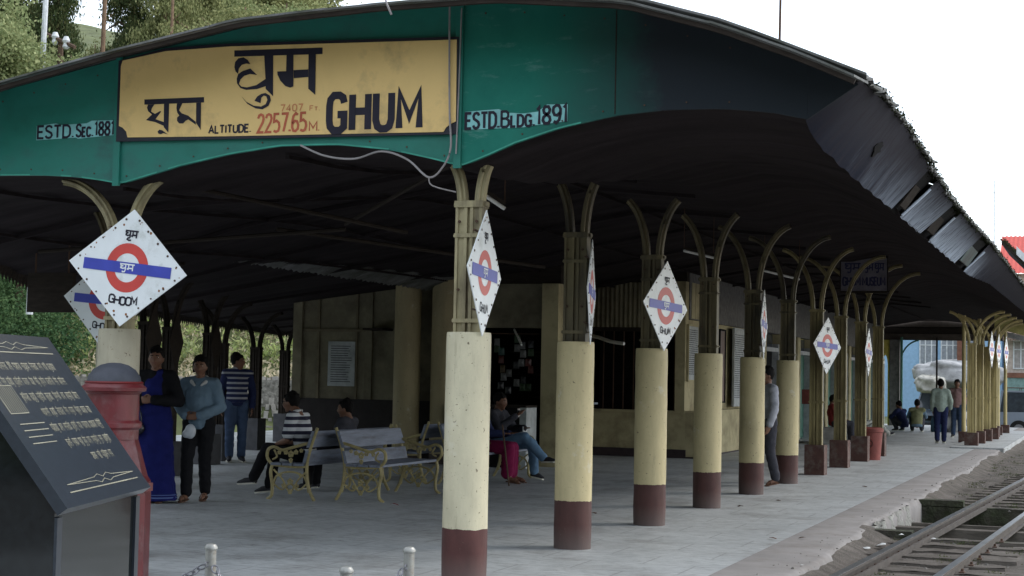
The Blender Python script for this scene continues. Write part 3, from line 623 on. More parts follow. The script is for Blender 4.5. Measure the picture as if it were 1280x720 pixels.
# rafters (cross ribs) and purlins under the ceiling
for i in range(1, 15):
    y = 2.642*i; x0 = eaveL(y)+.1; p = [(x0+(-.2-x0)*k/40, y, ceil(x0+(-.2-x0)*k/40, y)-.04) for k in range(41)]
    b = MB(); b.tube(p, .030, 4); b.build('rafter', M['soffit'], can, smooth=False)
for k, x in enumerate((-6.2, -4.7, -3.12, -1.6)):
    p = [(x, y*.9, ceil(x, y*.9)-.03) for y in range(0, 54)]; b = MB(); b.tube(p, .022, 4); b.build('purlin', M['soffit'], can, smooth=False)
for (p, q) in (((-3.0, .4, 3.15), (-1.7, 2.6, 2.9)), ((-3.1, 2.6, 2.95), (-1.2, 5.2, 2.75)), ((-5.9, 2.6, 2.75), (-2.4, 2.7, 2.95)), ((-2.3, 2.5, 2.98), (-.2, .4, 3.3))):
    b = MB(); b.cyl(p, q, .02, n=6); b.build('tie_rod', M['darkwood'], can)
# pale daylight cracks between ceiling sheets are real slits: left eave is a corrugated edge
b = MB(); p = []
for i in range(0, 300):
    y = 3.6+i*.07; x = eaveL(y); z = ceil(x, y); a = .05 if i % 2 else -.03
    p.append((x, y, z+.02)); p.append((x-.06, y, z-.13+a))
b.add(p, [(2*i, 2*i+2, 2*i+3, 2*i+1) for i in range(299)]); b.build('eave_edge', M['darkwood'], can, smooth=False)
# right eave: whitewashed corrugated sheets with gaps where vents hang open
def eavesheet(y0, y1, m, parent=can):
    b = MB(); n = max(4, int((y1-y0)/.05))
    def fn(u, v):
        y = y0+(y1-y0)*u; c = .006*math.sin(y*9)*(1-v); zb = eaveR(y)+.003*math.sin(y*9)+.002*math.sin(y*23)
        return (2.60+.37*v+c, y, zb+(topR(y)-.012-zb)*v)
    b.grid(fn, n, 4); return b.build('eave_sheet', m, parent, ang=70)
sheets = [(-.29, .55, 's'), (.57, 1.5, 's'), (1.52, 2.5, 's'), (2.52, 3.5, 'm'), (3.52, 4.5, 'w'), (5.25, 6.2, 'w'), (6.22, 7.1, 'w'), (8.1, 9.2, 'w'), (9.22, 10.4, 'w'), (10.42, 11.6, 'm'), (13.2, 14.5, 's')]
for y0, y1, k in sheets: eavesheet(y0-.011, y1+.011, M['eave'])
y = 14.52
while y < 50: eavesheet(y, y+1.41, M['eave']); y += 1.42
for y0, y1 in ((4.52, 5.23), (7.12, 8.08), (11.62, 13.18)):   # open vents; a dark sheet behind each stands for the shade inside
    zt_ = topR((y0+y1)/2)-.015; b = MB(); b.add([(2.56, y0-.02, 3.27), (2.56, y1+.02, 3.27), (2.92, y1+.02, zt_), (2.92, y0-.02, zt_), (2.54, y0-.02, 3.28), (2.54, y1+.02, 3.28), (2.90, y1+.02, zt_+.01), (2.90, y0-.02, zt_+.01)], [(0, 1, 2, 3), (7, 6, 5, 4), (0, 4, 5, 1), (3, 2, 6, 7)]); b.build('vent_shade_backing', M['dark'], can, smooth=False)
    b = MB(); b.add([(2.66, y0+.02, 3.29), (2.66, y1-.25, 3.29), (2.80, y1-.2, 3.50), (2.80, y0+.1, 3.50), (2.68, y0+.02, 3.29), (2.68, y1-.25, 3.29), (2.82, y1-.2, 3.50), (2.82, y0+.1, 3.50)], [(0, 1, 2, 3), (7, 6, 5, 4), (0, 4, 5, 1), (1, 5, 6, 2), (3, 2, 6, 7), (0, 3, 7, 4)])
    fl = b.build('vent_flap', M['flap'] if y0 > 9 else M['darkwood'], can, smooth=False)
    b = MB(); b.cyl((2.63, y1-.10, 3.25), (2.90, y1-.02, 3.52), .014, n=6); b.build('flap_edge', M['whitewash'], fl)
b = MB(); hr = random.Random(2); q = [(2.0+hr.uniform(.09, .17)*math.cos(a), .085*hr.uniform(.55, 1)*math.sin(a)) for a in [i*.4 for i in range(15)]]
b.add([(2.785+.608*d+.794*o, y_, 3.486+.794*d-.608*o) for o in (.012, -.012) for y_, d in q], [tuple(range(15)), tuple(reversed(range(15, 30)))]+[(i, (i+1) % 15, 15+(i+1) % 15, 15+i) for i in range(15)]); b.build('soot_hole', M['dark'], can, smooth=False)
# corrugated roof sheets
def rz_(x): return interp(x, ROOF)
def roofmesh(xa, xb, nx, w, seed):
    r = random.Random(seed); b = MB(); n = 16; j = [r.uniform(-.035, .03) for _ in range(n+1)]
    top = []; end = []
    def fn(u, v):
        x = xa+(xb-xa)*u; x += j[int(round(v*n))]*(1 if abs(u-1) < 1e-6 else 0); return (x, v*w, rz_(x)+.010*math.cos(v*n*PI))
    b.grid(fn, nx, n); k = len(b.v); b.v += [(x, y, z-.018) for x, y, z in b.v[:k]]; b.f += [tuple(reversed([i+k for i in f])) for f in b.f]; b.mi += [0]*(len(b.f)-len(b.mi))
    m_ = nx+1
    for v in range(n): a = v*m_+nx; b.f.append((a, a+m_, a+m_+k, a+k)); b.mi.append(0)
    for u in range(nx): b.f.append((u, u+1, u+1+k, u+k)); b.mi.append(0)
    return b.mesh('roof_sheet', M['roof'], ang=60)
RM = [roofmesh(.4, 3.0, 10, .80, 10+q) for q in range(4)]; LM = roofmesh(.4, -6.6, 12, .80, 20)
for i in range(66):
    y = -.31+i*.785; dz = (i % 2)*.006
    put('roof_sheet', RM[i % 4], can, (random.uniform(-.02, .02), y, dz+topR(y+.4)-3.61)); 
    if i < 44: put('roof_sheet', LM, can, (0, y, dz))
b = MB(); b.grid(lambda u, v: ((lambda y: ((lambda x: (x, y, ceil(max(x, eaveL(y)), y)+.14))(-6.2+(eaveL(y)-.1+6.2)*u)))(3.0+47*v)), 12, 60); b.build('side_roof', M['roof'], can, ang=70)
VERGE = [(-8, 2.35), (-6.6, 2.88), (-5.2, 3.42), (-3.71, 3.80), (-2.59, 4.02), (-1.55, 4.185), (-.42, 4.235), (.5, 4.24), (1.45, 4.14), (2.12, 3.935), (2.66, 3.715), (3.02, 3.545)]
vx = [-6.6+i*.1374 for i in range(71)]
for k in range(10):        # each hood sheet runs front to back and laps the next one
    xs = vx[k*7:k*7+8]; b = MB(); n = len(xs)
    top = [(x, -.93+random.uniform(-.006, .006), interp(x, VERGE)+.004*(k % 2)) for x in xs]+[(x, -.25, interp(x, ROOF)+.012) for x in xs]
    b.add(top+[(p[0], p[1], p[2]-.016) for p in top], [(i, i+1, n+i+1, n+i) for i in range(n-1)]+[(2*n+i+1, 2*n+i, 3*n+i, 3*n+i+1) for i in range(n-1)]+[(i+1, i, 2*n+i, 2*n+i+1) for i in range(n-1)]+[(0, n, 3*n, 2*n), (n-1, 3*n-1, 4*n-1, 2*n-1)])
    b.build('verge_sheet', M['roof'], can, smooth=False)
b = MB(); b.tube([(x, -.89, interp(x, VERGE)-.04) for x in vx], .022, 4); b.build('verge_rail', M['darkwood'], can, smooth=False)
# moss along the roof edge, weeds in the track
def leafcloud(name, pts, size, m, jit=.5, up=.3, seed=0, asp=.6):
    r = np.random.default_rng(seed); n = len(pts); d = r.normal(size=(n, 3)); d /= np.linalg.norm(d, axis=1)[:, None]
    e = r.normal(size=(n, 3)); e -= (e*d).sum(1)[:, None]*d; e /= np.linalg.norm(e, axis=1)[:, None]
    s = (size*(1-jit/2+jit*r.random(n)))[:, None]; P = np.asarray(pts, float)
    V = np.stack([P-d*s*.5, P+e*s*asp*.5, P+d*s*.5, P-e*s*asp*.5], 1).reshape(-1, 3)
    me = bpy.data.meshes.new(name); me.vertices.add(4*n); me.vertices.foreach_set('co', V.ravel()); me.loops.add(4*n); me.polygons.add(n)
    me.loops.foreach_set('vertex_index', np.arange(4*n)); me.polygons.foreach_set('loop_start', np.arange(n)*4); me.polygons.foreach_set('loop_total', np.full(n, 4))
    me.materials.append(m); me.update(calc_edges=True); return me
yy = rng.uniform(.3, 36, 15000); cl = .5+.5*np.sin(yy*2.1)*np.sin(yy*.9+1)
pts = np.stack([2.99+rng.normal(0, .018, 15000)-.10*rng.random(15000)**2, yy, np.array([topR(q)-.005 for q in yy])+rng.normal(0, .014, 15000)+.04*cl*rng.random(15000)], 1)
stuff(put('roof_moss', leafcloud('roof_moss', pts, .026, M['moss'], seed=4), can))

stuff(put('track_weeds', leafcloud('track_weeds', WEEDS, .024, M['leafdark'], seed=14, asp=.35)))['label'] = 'tufts of small green weeds in the track bed'
# ------------------------------------------------------------------ name board
nb = thing('station_name_board', 'large yellow board reading GHUM in three scripts with its altitude', 'name board')
b = MB(); c4 = [bd(152, 77), bd(152, 177), bd(575, 168), bd(575, 47), bd(300, 55), bd(215, 61)]; b.prism([(x, z) for x, z in c4][::-1], -.335, -.306); b.build('black_panel', M['black'], nb, smooth=False)
def near(a): return [bd(*p) for p in a]
inner = near([(156, 84), (156, 158), (161, 160), (166, 165), (168, 172), (300, 170.5), (430, 168), (560, 165.5), (563, 160), (568, 155.5), (574, 152.5), (573, 51), (300, 59), (215, 65), (158, 77)])
b = MB(); b.prism(inner, -.341, -.336); b.build('yellow_field', M['yellow'], nb, smooth=False)
Z = lambda p: [bd(180+x/4.923, 50+y/4.923) for x, y in p]
big = [[(613, 70), (1155, 52), (1155, 92), (613, 108)],
 [(672, 112), (698, 128), (716, 154), (690, 150), (662, 158), (644, 182), (641, 214), (624, 198), (616, 172), (620, 140), (640, 118)],
 [(642, 214), (668, 196), (716, 180), (760, 220), (716, 214), (680, 225), (657, 248), (648, 274), (664, 291), (698, 296), (756, 282), (814, 243), (816, 288), (762, 306), (694, 311), (658, 300), (636, 272), (633, 243)],
 [(800, 100), (856, 98), (862, 350), (815, 305), (812, 240)],
 [(662, 346), (698, 384), (744, 408), (790, 413), (818, 398), (828, 372), (820, 350), (804, 346), (790, 360), (786, 392), (748, 378), (764, 352), (788, 336), (816, 330), (842, 346), (850, 374), (836, 408), (800, 430), (756, 424), (704, 396)],
 [(938, 95), (980, 94), (985, 290), (966, 298), (936, 288), (905, 256), (886, 218), (884, 199), (938, 197)],
 [(984, 191), (1072, 186), (1074, 233), (986, 240)], [(1072, 92), (1116, 90), (1119, 342), (1076, 304)]]
b = MB(); polyset(b, [Z(p) for p in big], lambda x, z: (x, z), -.343); b.build('lettering', M['ink'], nb, smooth=False)
sml = [[(45, 370), (430, 355), (431, 388), (46, 402)],
 [(70, 402), (112, 400), (96, 424), (92, 444), (118, 458), (150, 440), (158, 444), (122, 490), (178, 508), (180, 532), (120, 508), (60, 496), (98, 462), (72, 442), (64, 420)],
 [(174, 396), (208, 395), (208, 572), (177, 538)], [(138, 566), (150, 554), (168, 558), (206, 583), (176, 575), (160, 582), (144, 578)],
 [(258, 395), (294, 393), (284, 414), (274, 436), (290, 454), (332, 468), (382, 506), (384, 524), (334, 492), (318, 500), (302, 516), (276, 516), (262, 500), (262, 480), (276, 468), (262, 450), (256, 424)],
 [(382, 391), (413, 389), (416, 556), (385, 512)]]
b = MB(); polyset(b, [Z(p) for p in sml], lambda x, z: (x, z), -.343); b.build('lettering', M['ink'], nb, smooth=False)
def btext(s, px0, px1, py0, py1, w, m, gap=.22, split=None):
    x0, z1 = bd(px0, py0); x1, _ = bd(px1, py0); _, z0 = bd(px0, py1); b = MB(); text(b, s, x0, z0, z1-z0, x1-x0, w, -.3425, gap=gap, dz=(bd(px1, py1)[1]-z0)*.0); b.build('lettering', m, nb, smooth=False)
btext('GHUM', 425, 532, 120.5, 164, .058, M['ink'], .36); btext('ALTITUDE.', 275, 328, 158, 167, .014, M['ink'], .26)
btext('2257.65', 337, 397, 144, 166, .020, M['redink'], .2); btext('M.', 401, 413, 153, 164, .012, M['redink'], .2); btext('7407', 365, 392, 132, 140, .010, M['orangeink'], .3); btext('Ft.', 401, 413, 133, 139, .008, M['orangeink'], .3)
b = MB(); b.tube(spline([(-.07, -.36, 4.36), (-.06, -.365, 3.9), (-.05, -.36, 3.5), (-.04, -.35, 3.25), (-.10, -.34, 3.11), (-.22, -.33, 3.03), (-.4, -.33, 3.17), (-.62, -.32, 3.24), (-.85, -.32, 3.19), (-1.1, -.32, 3.22), (-1.32, -.31, 3.31)], 8), .008, 6)
b.tube(spline([(.02, -.34, 4.3), (.01, -.34, 3.6), (.0, -.34, 3.2)], 4), .006, 5); b.tube(spline([(-.22, -.33, 3.03), (-.2, -.31, 2.97), (-.05, -.2, 2.93)], 4), .006, 5)
tag(b.build('electric_cable', M['cable']), 'grey electric cable looping down the right end of the name board', 'cable')
b = MB(); b.tube([(-.33, -.96, 4.27), (-.30, -.97, 4.20), (-.27, -.96, 4.13)], .008, 6)
tag(b.build('cable_hook', M['cable']), 'short bent wire hanging over the roof verge above the yellow board', 'wire')

# ------------------------------------------------------------------ posts
def colm(r, h, m, seed=0):
    b = MB(); r_ = random.Random(seed); prof = [(r*.985, 0)]+[(r*(1+r_.uniform(-.012, .012)), h*k/10) for k in range(1, 10)]+[(r*.995, h-.02), (r*.97, h), (0.01, h+.004)]
    b.lathe(prof, 28, cap=False); return b.mesh('sleeve', m, ang=50)
def iron(z0, z1, m):
    b = MB()
    for s in (-1, 1):
        for x0, x1 in ((.012, .036), (.086, .108)): b.box(min(s*x0, s*x1), max(s*x0, s*x1), -.06, .06, z0, z1)
        b.box(min(s*.036, s*.086), max(s*.036, s*.086), -.045, .045, z0, z1)
    b.box(-.012, .012, -.03, .03, z0, z1)
    return b.mesh('iron_stem', m, smooth=False)
def collar(z, m, h=.05): b = MB(); b.box(-.116, .116, -.068, .068, z, z+h); b.box(-.135, -.116, -.03, .03, z+.01, z+h-.01); b.box(.116, .135, -.03, .03, z+.01, z+h-.01); return b.mesh('collar', m, smooth=False)
def arm(dx, zt, z0, m, s):
    b = MB(); x0 = .07*s; p = [(x0, 0, z0)]
    for k in range(1, 13):
        a = k/12*PI/2*(.55+.45*min(1, abs(dx)/.7)); A = PI/2*(.55+.45*min(1, abs(dx)/.7))
        p.append((x0+s*(abs(dx)-.07)*(1-math.cos(a))/(1-math.cos(A)), 0, z0+(zt-z0)*math.sin(a)/math.sin(A)))
    for off in (-.048, .048): b.tube([(q[0]+0, q[1]+off, q[2]) for q in p], .014, 6)
    b.tube(p, .058, 4, flat=(.85, .85), ref=(0, 1, 0)); b.tube(p, .052, 4, flat=(.18, 1.0), ref=(0, 1, 0))
    return b.mesh('bracket_arm', m, ang=30)
def bolts(z, m):
    b = MB()
    for s in (-1, 1): b.cyl((s*.07, -.062, z), (s*.07, -.078, z), .011, n=6)
    return b.mesh('bolt', m, smooth=False)
def post(x, y, label, low=False, dxr=.3, dxl=.27, zt=3.4, group='columns along the platform', m_s=None, r=.172, h=1.876, rz=0, blockh=.5, mi=None, zc=2.80, name='platform_column'):
    t = thing(name, label, 'column', (x, y, 0), rz, group)
    zt = zt if zt else ceil(x, y)
    if low:
        b = MB(); b.box(-.165, .165, -.165, .165, 0, blockh); put('base_block', b.mesh('base_block', M['blockgrey'] if x < -7 else M['block'], smooth=False), t); mm = mi or M['postlow']
        put('iron_stem', iron(blockh, zc, mm), t); put('collar', collar(1.2, mm, .04), t); put('collar', collar(zc-.02, mm, .045), t)
    else:
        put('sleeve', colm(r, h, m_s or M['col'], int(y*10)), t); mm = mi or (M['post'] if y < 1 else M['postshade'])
        put('iron_stem', iron(h, zc, mm), t); put('collar', collar(zc, mm), t); put('collar', collar(1.95, mm, .03), t); put('collar', collar(2.60, mm, .03), t); put('bolt', bolts(2.72, M['rust']), t); put('bolt', bolts(2.2, M['rust']), t)
    put('bracket_arm', arm(dxr, zt, zc, mm, 1), t); put('bracket_arm', arm(dxl, zt, zc, mm, -1), t)
    return t
ORD = ['nearest round column beside the name board, thickest in view with a GHUM sign', 'second round cream column from the front with an edge-on diamond sign', 'third round cream column from the front with a diamond sign above it', 'fourth round cream column from the front without any sign',
       'fifth round cream column, the walking man in grey passes behind it', 'sixth and farthest round cream column, right of the man in grey', 'slender cream iron post, first to stand on a square maroon block', 'slender cream iron post, second of those on square maroon blocks', 'slender cream iron post, third on a square block, left of the red bin', 'slender cream iron post directly right of the red litter bin']
TIP = [(.13, 3.16), (.16, 3.33), (.27, 3.47), (.34, 3.58), (.50, 3.69), (.63, 3.77), (.60, 3.80), (.80, 3.87), (.8, 3.9), (.87, 3.92)]
for i in range(10):
    dx, zt = TIP[i]; post(0, 2.642*i, ORD[i], m_s=M['colpale'] if i == 0 else None, low=i > 5, dxr=dx, dxl=dx*.95+.02, zt=zt, zc=2.83 if i < 3 else 2.76)
post(-3.12, 0, 'stout weathered column at the left behind the GHOOM sign and red pillar box', m_s=M['colgrey'], dxr=.34, dxl=.58, zt=3.12, zc=2.55)
post(-4.97, 2.64, 'column mostly hidden behind the weathered left column carrying the lower GHOOM sign', m_s=M['colgrey'], dxr=.34, dxl=.4, zt=3.3, zc=2.55)
# far canopy posts beside the kerb
for (x, y, l) in ((1.42, 30.9, 'foremost of the cream posts crowded at the far platform corner'), (1.48, 32.6, 'second cream post of the far corner cluster'), (1.53, 34.6, 'third cream post of the far corner cluster'), (1.60, 36.4, 'fourth cream post of the far corner cluster'), (1.50, 38.6, 'rearmost cream post of the far corner cluster')):
    t = post(x, y, l, low=True, dxr=.8, dxl=.55, zt=3.42, zc=2.6, mi=M['postfar'], group='posts at the far platform corner', blockh=.36, name='iron_post')
for (x, y, l) in ((1.0, 33.8, 'thin yellowish post just left of the far corner cluster'), (1.25, 36.0, 'thin yellowish post rising inside the far corner cluster'), (1.50, 40.5, 'thin yellowish post at the right end of the far corner cluster'), (1.1, 39, 'thin yellowish post behind the far corner cluster'), (1.58, 43.0, 'rearmost thin yellowish post of the far corner cluster')):
    t = thing('slender_post', l, 'post', (x, y, 0), 0, 'thin posts at the far corner'); b = MB(); b.lathe([(.06, 0), (.055, 1), (.05, 3.45)], 10); b.build('stem', M['postfar'], t); b = MB(); b.box(-.13, .13, -.13, .13, 0.0, .3); b.build('base_block', M['block'], t, smooth=False)
# dark posts on the shaded left side
for (x, y, l, sgn) in ((-7.24, 6.74, 'dark shaded post just right of the weathered left column', 1), (-8.32, 9.01, 'dark shaded post behind the woman in the sari', 1), (-9.34, 11.83, 'dark shaded post between the denim jacket and the striped sweater', 1)):
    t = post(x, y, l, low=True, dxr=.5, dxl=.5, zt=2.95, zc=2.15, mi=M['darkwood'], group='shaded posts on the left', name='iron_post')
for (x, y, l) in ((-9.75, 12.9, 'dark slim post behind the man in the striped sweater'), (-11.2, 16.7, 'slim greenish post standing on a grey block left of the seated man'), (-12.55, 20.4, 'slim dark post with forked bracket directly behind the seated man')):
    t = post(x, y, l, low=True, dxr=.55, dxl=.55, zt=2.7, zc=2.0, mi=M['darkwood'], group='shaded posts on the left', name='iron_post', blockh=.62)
# tall concrete pillars under the hall roof
for (x, y, h, l) in ((-6.98, 14.55, 3.95, 'tall smooth concrete pillar behind the benches, lit along its right edge'), (-6.30, 14.62, 3.95, 'tall shaded concrete pillar just left of the nearest column')):
    t = thing('concrete_pillar', l, 'column', (x, y, 0)); b = MB(); b.lathe([(.235, 0), (.232, h*.5), (.23, h)], 26); b.build('shaft', M['coltall'], t, ang=50)
    b = MB(); b.box(-.07, .07, -.05, .05, h, ceil(x, y)); b.build('iron_head', M['post'], t, smooth=False)
# ================================================================== DIAMOND SIGNS
def devword(mb, x, z, h, w, lw, y, long_u=False):
    k = w/1.6; T = lambda p: [(x+a*k, z+b*h) for a, b in p]
    for st in ([(0, 1), (1.6, 1)], [(.12, .98), (.08, .82), (.32, .72), (.12, .62), (.1, .45), (.34, .36), (.62, .5)], [(.62, 1), (.62, .12)], [(.95, 1), (.95, .48), (1.4, .48)], [(.95, .48), (.84, .36), (.98, .28)], [(1.4, 1), (1.4, .12)],
               [(.62, .12), (.56, -.08), (.36, -.12), (.3, .02)] if not long_u else [(.62, .12), (.4, .05), (.3, -.12), (.5, -.25), (.8, -.2)]):
        stroke(mb, T(st), lw, y)
def diamond(loc, rz, hw, hh, tilt, label, word, group='diamond station signs', plate=None, spots=10, cat='station sign'):
    t = thing('diamond_sign', label, cat, loc, rz, group); T = Matrix.Rotation(tilt, 4, 'Y')
    def fin(b, n, m, par, **k): b.v = [tuple(T@Vector(v)) for v in b.v]; return b.build(n, m, par, **k)
    b = MB(); b.prism([(0, hh), (-hw, 0), (0, -hh), (hw, 0)], -.004, .004); pl = fin(b, 'plate', M['white'], t, smooth=False)
    b = MB(); n = 40; R, r = .40*min(hw, hh*1.05), .235*min(hw, hh*1.05); R *= 1.0
    vs = [((R if j else r)*math.cos(2*PI*i/n), -.0055, (R if j else r)*math.sin(2*PI*i/n)) for j in (0, 1) for i in range(n)]
    b.add(vs, [(i, (i+1) % n, n+(i+1) % n, n+i) for i in range(n)]); fin(b, 'ring', M['enred'], t, smooth=False)
    b = MB(); b.box(-.74*hw, .74*hw, -.0085, -.0065, -.095*hh, .095*hh); fin(b, 'bar', M['enblue'], t, smooth=False)
    b = MB(); devword(b, -.115*hw, -.06*hh, .12*hh, .25*hw, .013*hw*1.5, -.010); fin(b, 'lettering', M['white'], t, smooth=False)
    b = MB(); devword(b, -.10*hw, .50*hh, .13*hh, .22*hw, .016*hw*1.5, -.006, True)
    w_ = .068*len(word)*1.35*hw; L = len(word)
    for i, ch in enumerate(word):      # the word follows a shallow arc under the ring
        a = (i-(L-1)/2)*(.135 if L > 4 else .17); x = math.sin(a)*.62*hw*1.15; z = -(math.cos(a)*.62*hh)+.03
        text(b, ch, x-.04*hw, z-.075*hh-.0, .13*hh, .085*hw, .026*hw, -.006)
    fin(b, 'lettering', M['ink'], t, smooth=False)
    b = MB(); r_ = random.Random(int(loc[1]*10)+3)
    for s in range(4):
        for k in (.12, .3, .5, .7, .88):
            P = [(0, hh), (-hw, 0), (0, -hh), (hw, 0), (0, hh)]; a, c = P[s], P[s+1]; x, z = (a[0]+(c[0]-a[0])*k)*.93, (a[1]+(c[1]-a[1])*k)*.93
            q = r_.uniform(.006, .010); b.cyl((x, -.0052, z), (x, -.009, z), q, n=7)
    fin(b, 'rivet', M['rust'], t, smooth=False)
    b = MB()
    for _ in range(spots):
        s = r_.randrange(4); k = r_.random(); P = [(0, hh), (-hw, 0), (0, -hh), (hw, 0), (0, hh)]; a, c = P[s], P[s+1]; f = r_.uniform(.86, .95); x, z = (a[0]+(c[0]-a[0])*k)*f, (a[1]+(c[1]-a[1])*k)*f; q = r_.uniform(.006, .016)
        b.add([(x+q*r_.uniform(.6, 1)*math.cos(j), -.0050, z+q*r_.uniform(.6, 1)*math.sin(j)) for j in [i*.9 for i in range(7)]], [tuple(range(7))])
    fin(b, 'rust_spot', M['rustspot'], t, smooth=False)
    b = MB()
    for z in (.62*hh, -.62*hh): b.cyl((-.16, .04, z+.02), (.12, .012, z), .006, n=5); b.cyl((-.1, .06, z+.02), (.04, .012, z), .006, n=5)
    b.build('fixing_wire', M['rust'], t, smooth=False)
    return t
diamond((-2.845, -.33, 2.36), 0, .56, .475, math.radians(6.5), 'large diamond sign reading GHOOM on the left column under the green fascia', 'GHOOM', spots=16)
diamond((-4.92, 2.40, 2.235), 0, .50, .47, math.radians(5), 'lower GHOOM diamond sign half hidden behind the large one', 'GHOOM')
for (y, z, az, l, dx, hw) in ((0, 2.325, 4, 'diamond GHUM sign on the nearest column, seen at an angle', .15, .43), (2.64, 2.33, 13, 'diamond sign on the second column, turned almost edge-on', .17, .50), (5.28, 2.33, -13, 'diamond GHUM sign on the third column, facing the viewer most squarely', .17, .50),
                              (10.57, 2.33, 6, 'narrow edge-on diamond sign on the fifth column', .17, .50), (15.85, 2.17, -19, 'small distant diamond sign on the first square-footed post', .19, .48), (21.1, 2.17, -1, 'small distant diamond sign nearly edge-on above the red bin', .17, .48)):
    diamond((dx, y-.09, z), PI/2+math.radians(az), hw, .48, math.radians(3), l, 'GHUM', spots=6)
for (x, y, l) in ((1.60, 32.4, 'leftmost of the three edge-on diamond signs at the far corner'), (1.66, 34.4, 'middle of the three edge-on diamond signs at the far corner'), (1.76, 36.2, 'rightmost of the three edge-on diamond signs at the far corner')):
    diamond((x+.22, y-.1, 2.5), PI/2-math.radians(5), .44, .48, 0, l, 'GHUM', group='distant diamond signs', spots=4)
for (x, y, l) in ((-7.05, 6.6, 'dark diamond sign seen from behind on the shaded post beside the left column'), (-8.12, 8.85, 'dark diamond sign seen from behind above the woman in the sari'), (-9.14, 11.7, 'dark diamond sign seen from behind above the denim jacket')):
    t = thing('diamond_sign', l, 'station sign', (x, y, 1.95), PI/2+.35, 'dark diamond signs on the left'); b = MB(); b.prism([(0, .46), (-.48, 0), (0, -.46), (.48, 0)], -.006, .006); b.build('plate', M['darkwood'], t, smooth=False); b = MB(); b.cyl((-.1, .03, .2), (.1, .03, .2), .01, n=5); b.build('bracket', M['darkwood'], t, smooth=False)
b = MB(); b.box(-6.78, -6.18, 3.6, 3.66, 2.16, 2.60); t = thing('hanging_board', 'dark brown board hanging behind the two GHOOM signs', 'board'); b.build('panel', M['darkwood'], t, smooth=False)
b = MB(); b.cyl((-6.7, 3.63, 2.6), (-6.7, 3.63, 2.95), .01, n=5); b.cyl((-6.26, 3.63, 2.6), (-6.26, 3.63, 2.95), .01, n=5); b.build('hanger', M['rust'], t, smooth=False)
# museum board
t = thing('museum_sign', 'grey hanging board reading GHUM MUSEUM among the post brackets', 'sign', (.30, 19.3, 3.60))
b = MB(); b.box(-.43, .43, 0, .03, -.31, .31); b.build('panel', mat('faded_board_blue', (.15, .14, .17), .7), t, smooth=False)
b = MB(); text(b, 'GHUM', -.39, -.2, .15, .32, .03, -.004); text(b, 'MUSEUM', -.02, -.2, .15, .41, .028, -.004); devword(b, -.36, .06, .15, .3, .026, -.004); devword(b, .0, .06, .15, .18, .024, -.004); devword(b, .2, .06, .15, .18, .024, -.004); b.build('lettering', mat('faded_navy_paint', (.03, .03, .08), .7), t, smooth=False)
b = MB()
for a in ((-.45, .45, .31, .345), (-.45, .45, -.345, -.31)): b.box(a[0], a[1], -.012, .035, a[2], a[3])
for a in ((-.45, -.43), (.43, .45)): b.box(a[0], a[1], -.012, .035, -.31, .31)
b.build('frame', M['darkwood'], t, smooth=False); b = MB(); b.cyl((-.35, .02, .34), (-.35, .02, .5), .008, n=5); b.cyl((.35, .02, .34), (.35, .02, .5), .008, n=5); b.build('hanger', M['rust'], t, smooth=False)
# tubes
for (p, q, l) in (((-.57, 1.62, 3.15), (-.40, 1.78, 3.02), 'short white tube light under the ceiling right of the nearest column'), ((-.9, 10.2, 3.33), (-.6, 10.7, 3.27), 'small bright tube light above the third diamond sign'), ((-.5, 13.8, 3.30), (-.05, 14.4, 3.20), 'faint tube light hanging behind the fourth column')):
    t = thing('tube_light', l, 'light fitting'); b = MB(); b.cyl(p, q, .018, n=8); b.build('tube', M['tube'], t); b = MB(); b.cyl((p[0], p[1], p[2]+.04), (q[0], q[1], q[2]+.04), .022, n=4); b.build('batten', M['darkwood'], t, smooth=False)
    b = MB(); b.cyl((p[0], p[1], p[2]+.04), (p[0], p[1], ceil(p[0], p[1])), .006, n=4); b.cyl((q[0], q[1], q[2]+.04), (q[0], q[1], ceil(q[0], q[1])), .006, n=4); b.build('hanger', M['rust'], t, smooth=False)

# ================================================================== STATION BUILDING
bl = thing('station_building', 'cream station building with dark openings under the canopy', 'building')
def part(name, m, x0, x1, y0, y1, z0, z1, par=bl, **k): b = MB(); b.box(x0, x1, y0, y1, z0, z1, **k); return b.build(name, m, par, smooth=False)
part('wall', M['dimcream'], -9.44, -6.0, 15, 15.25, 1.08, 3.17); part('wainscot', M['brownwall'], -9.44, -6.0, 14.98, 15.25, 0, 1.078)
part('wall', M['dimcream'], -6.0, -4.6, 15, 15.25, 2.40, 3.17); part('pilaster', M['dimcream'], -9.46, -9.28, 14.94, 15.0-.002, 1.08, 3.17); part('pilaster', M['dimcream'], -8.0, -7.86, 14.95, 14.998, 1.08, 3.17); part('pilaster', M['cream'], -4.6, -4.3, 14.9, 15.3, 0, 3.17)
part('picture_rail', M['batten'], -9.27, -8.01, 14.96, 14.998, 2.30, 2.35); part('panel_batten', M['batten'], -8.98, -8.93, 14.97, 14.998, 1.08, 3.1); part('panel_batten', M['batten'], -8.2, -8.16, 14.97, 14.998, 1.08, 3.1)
part('dark_gable', M['darkwood'], -9.46, -4.3, 15.02, 15.2, 3.172, 4.35); part('wall', M['dimcream'], -9.44, -9.2, 15.252, 30, 0, 3.6)  # upper wall drawn as a near-black slab
b = MB(); b.add([(-4.6, 15.3, 0), (-5.35, 19.6, 0), (-5.35, 19.6, 4.1), (-4.6, 15.3, 4.1), (-4.7, 15.3, 0), (-5.45, 19.6, 0), (-5.45, 19.6, 4.1), (-4.7, 15.3, 4.1)], [(0, 1, 2, 3), (7, 6, 5, 4), (3, 2, 6, 7), (0, 3, 7, 4), (1, 5, 6, 2)]); b.build('wall', M['dimcream'], bl, smooth=False)
part('small_awning', M['darkwood'], -7.84, -7.45, 14.5, 14.95, 2.32, 2.36)
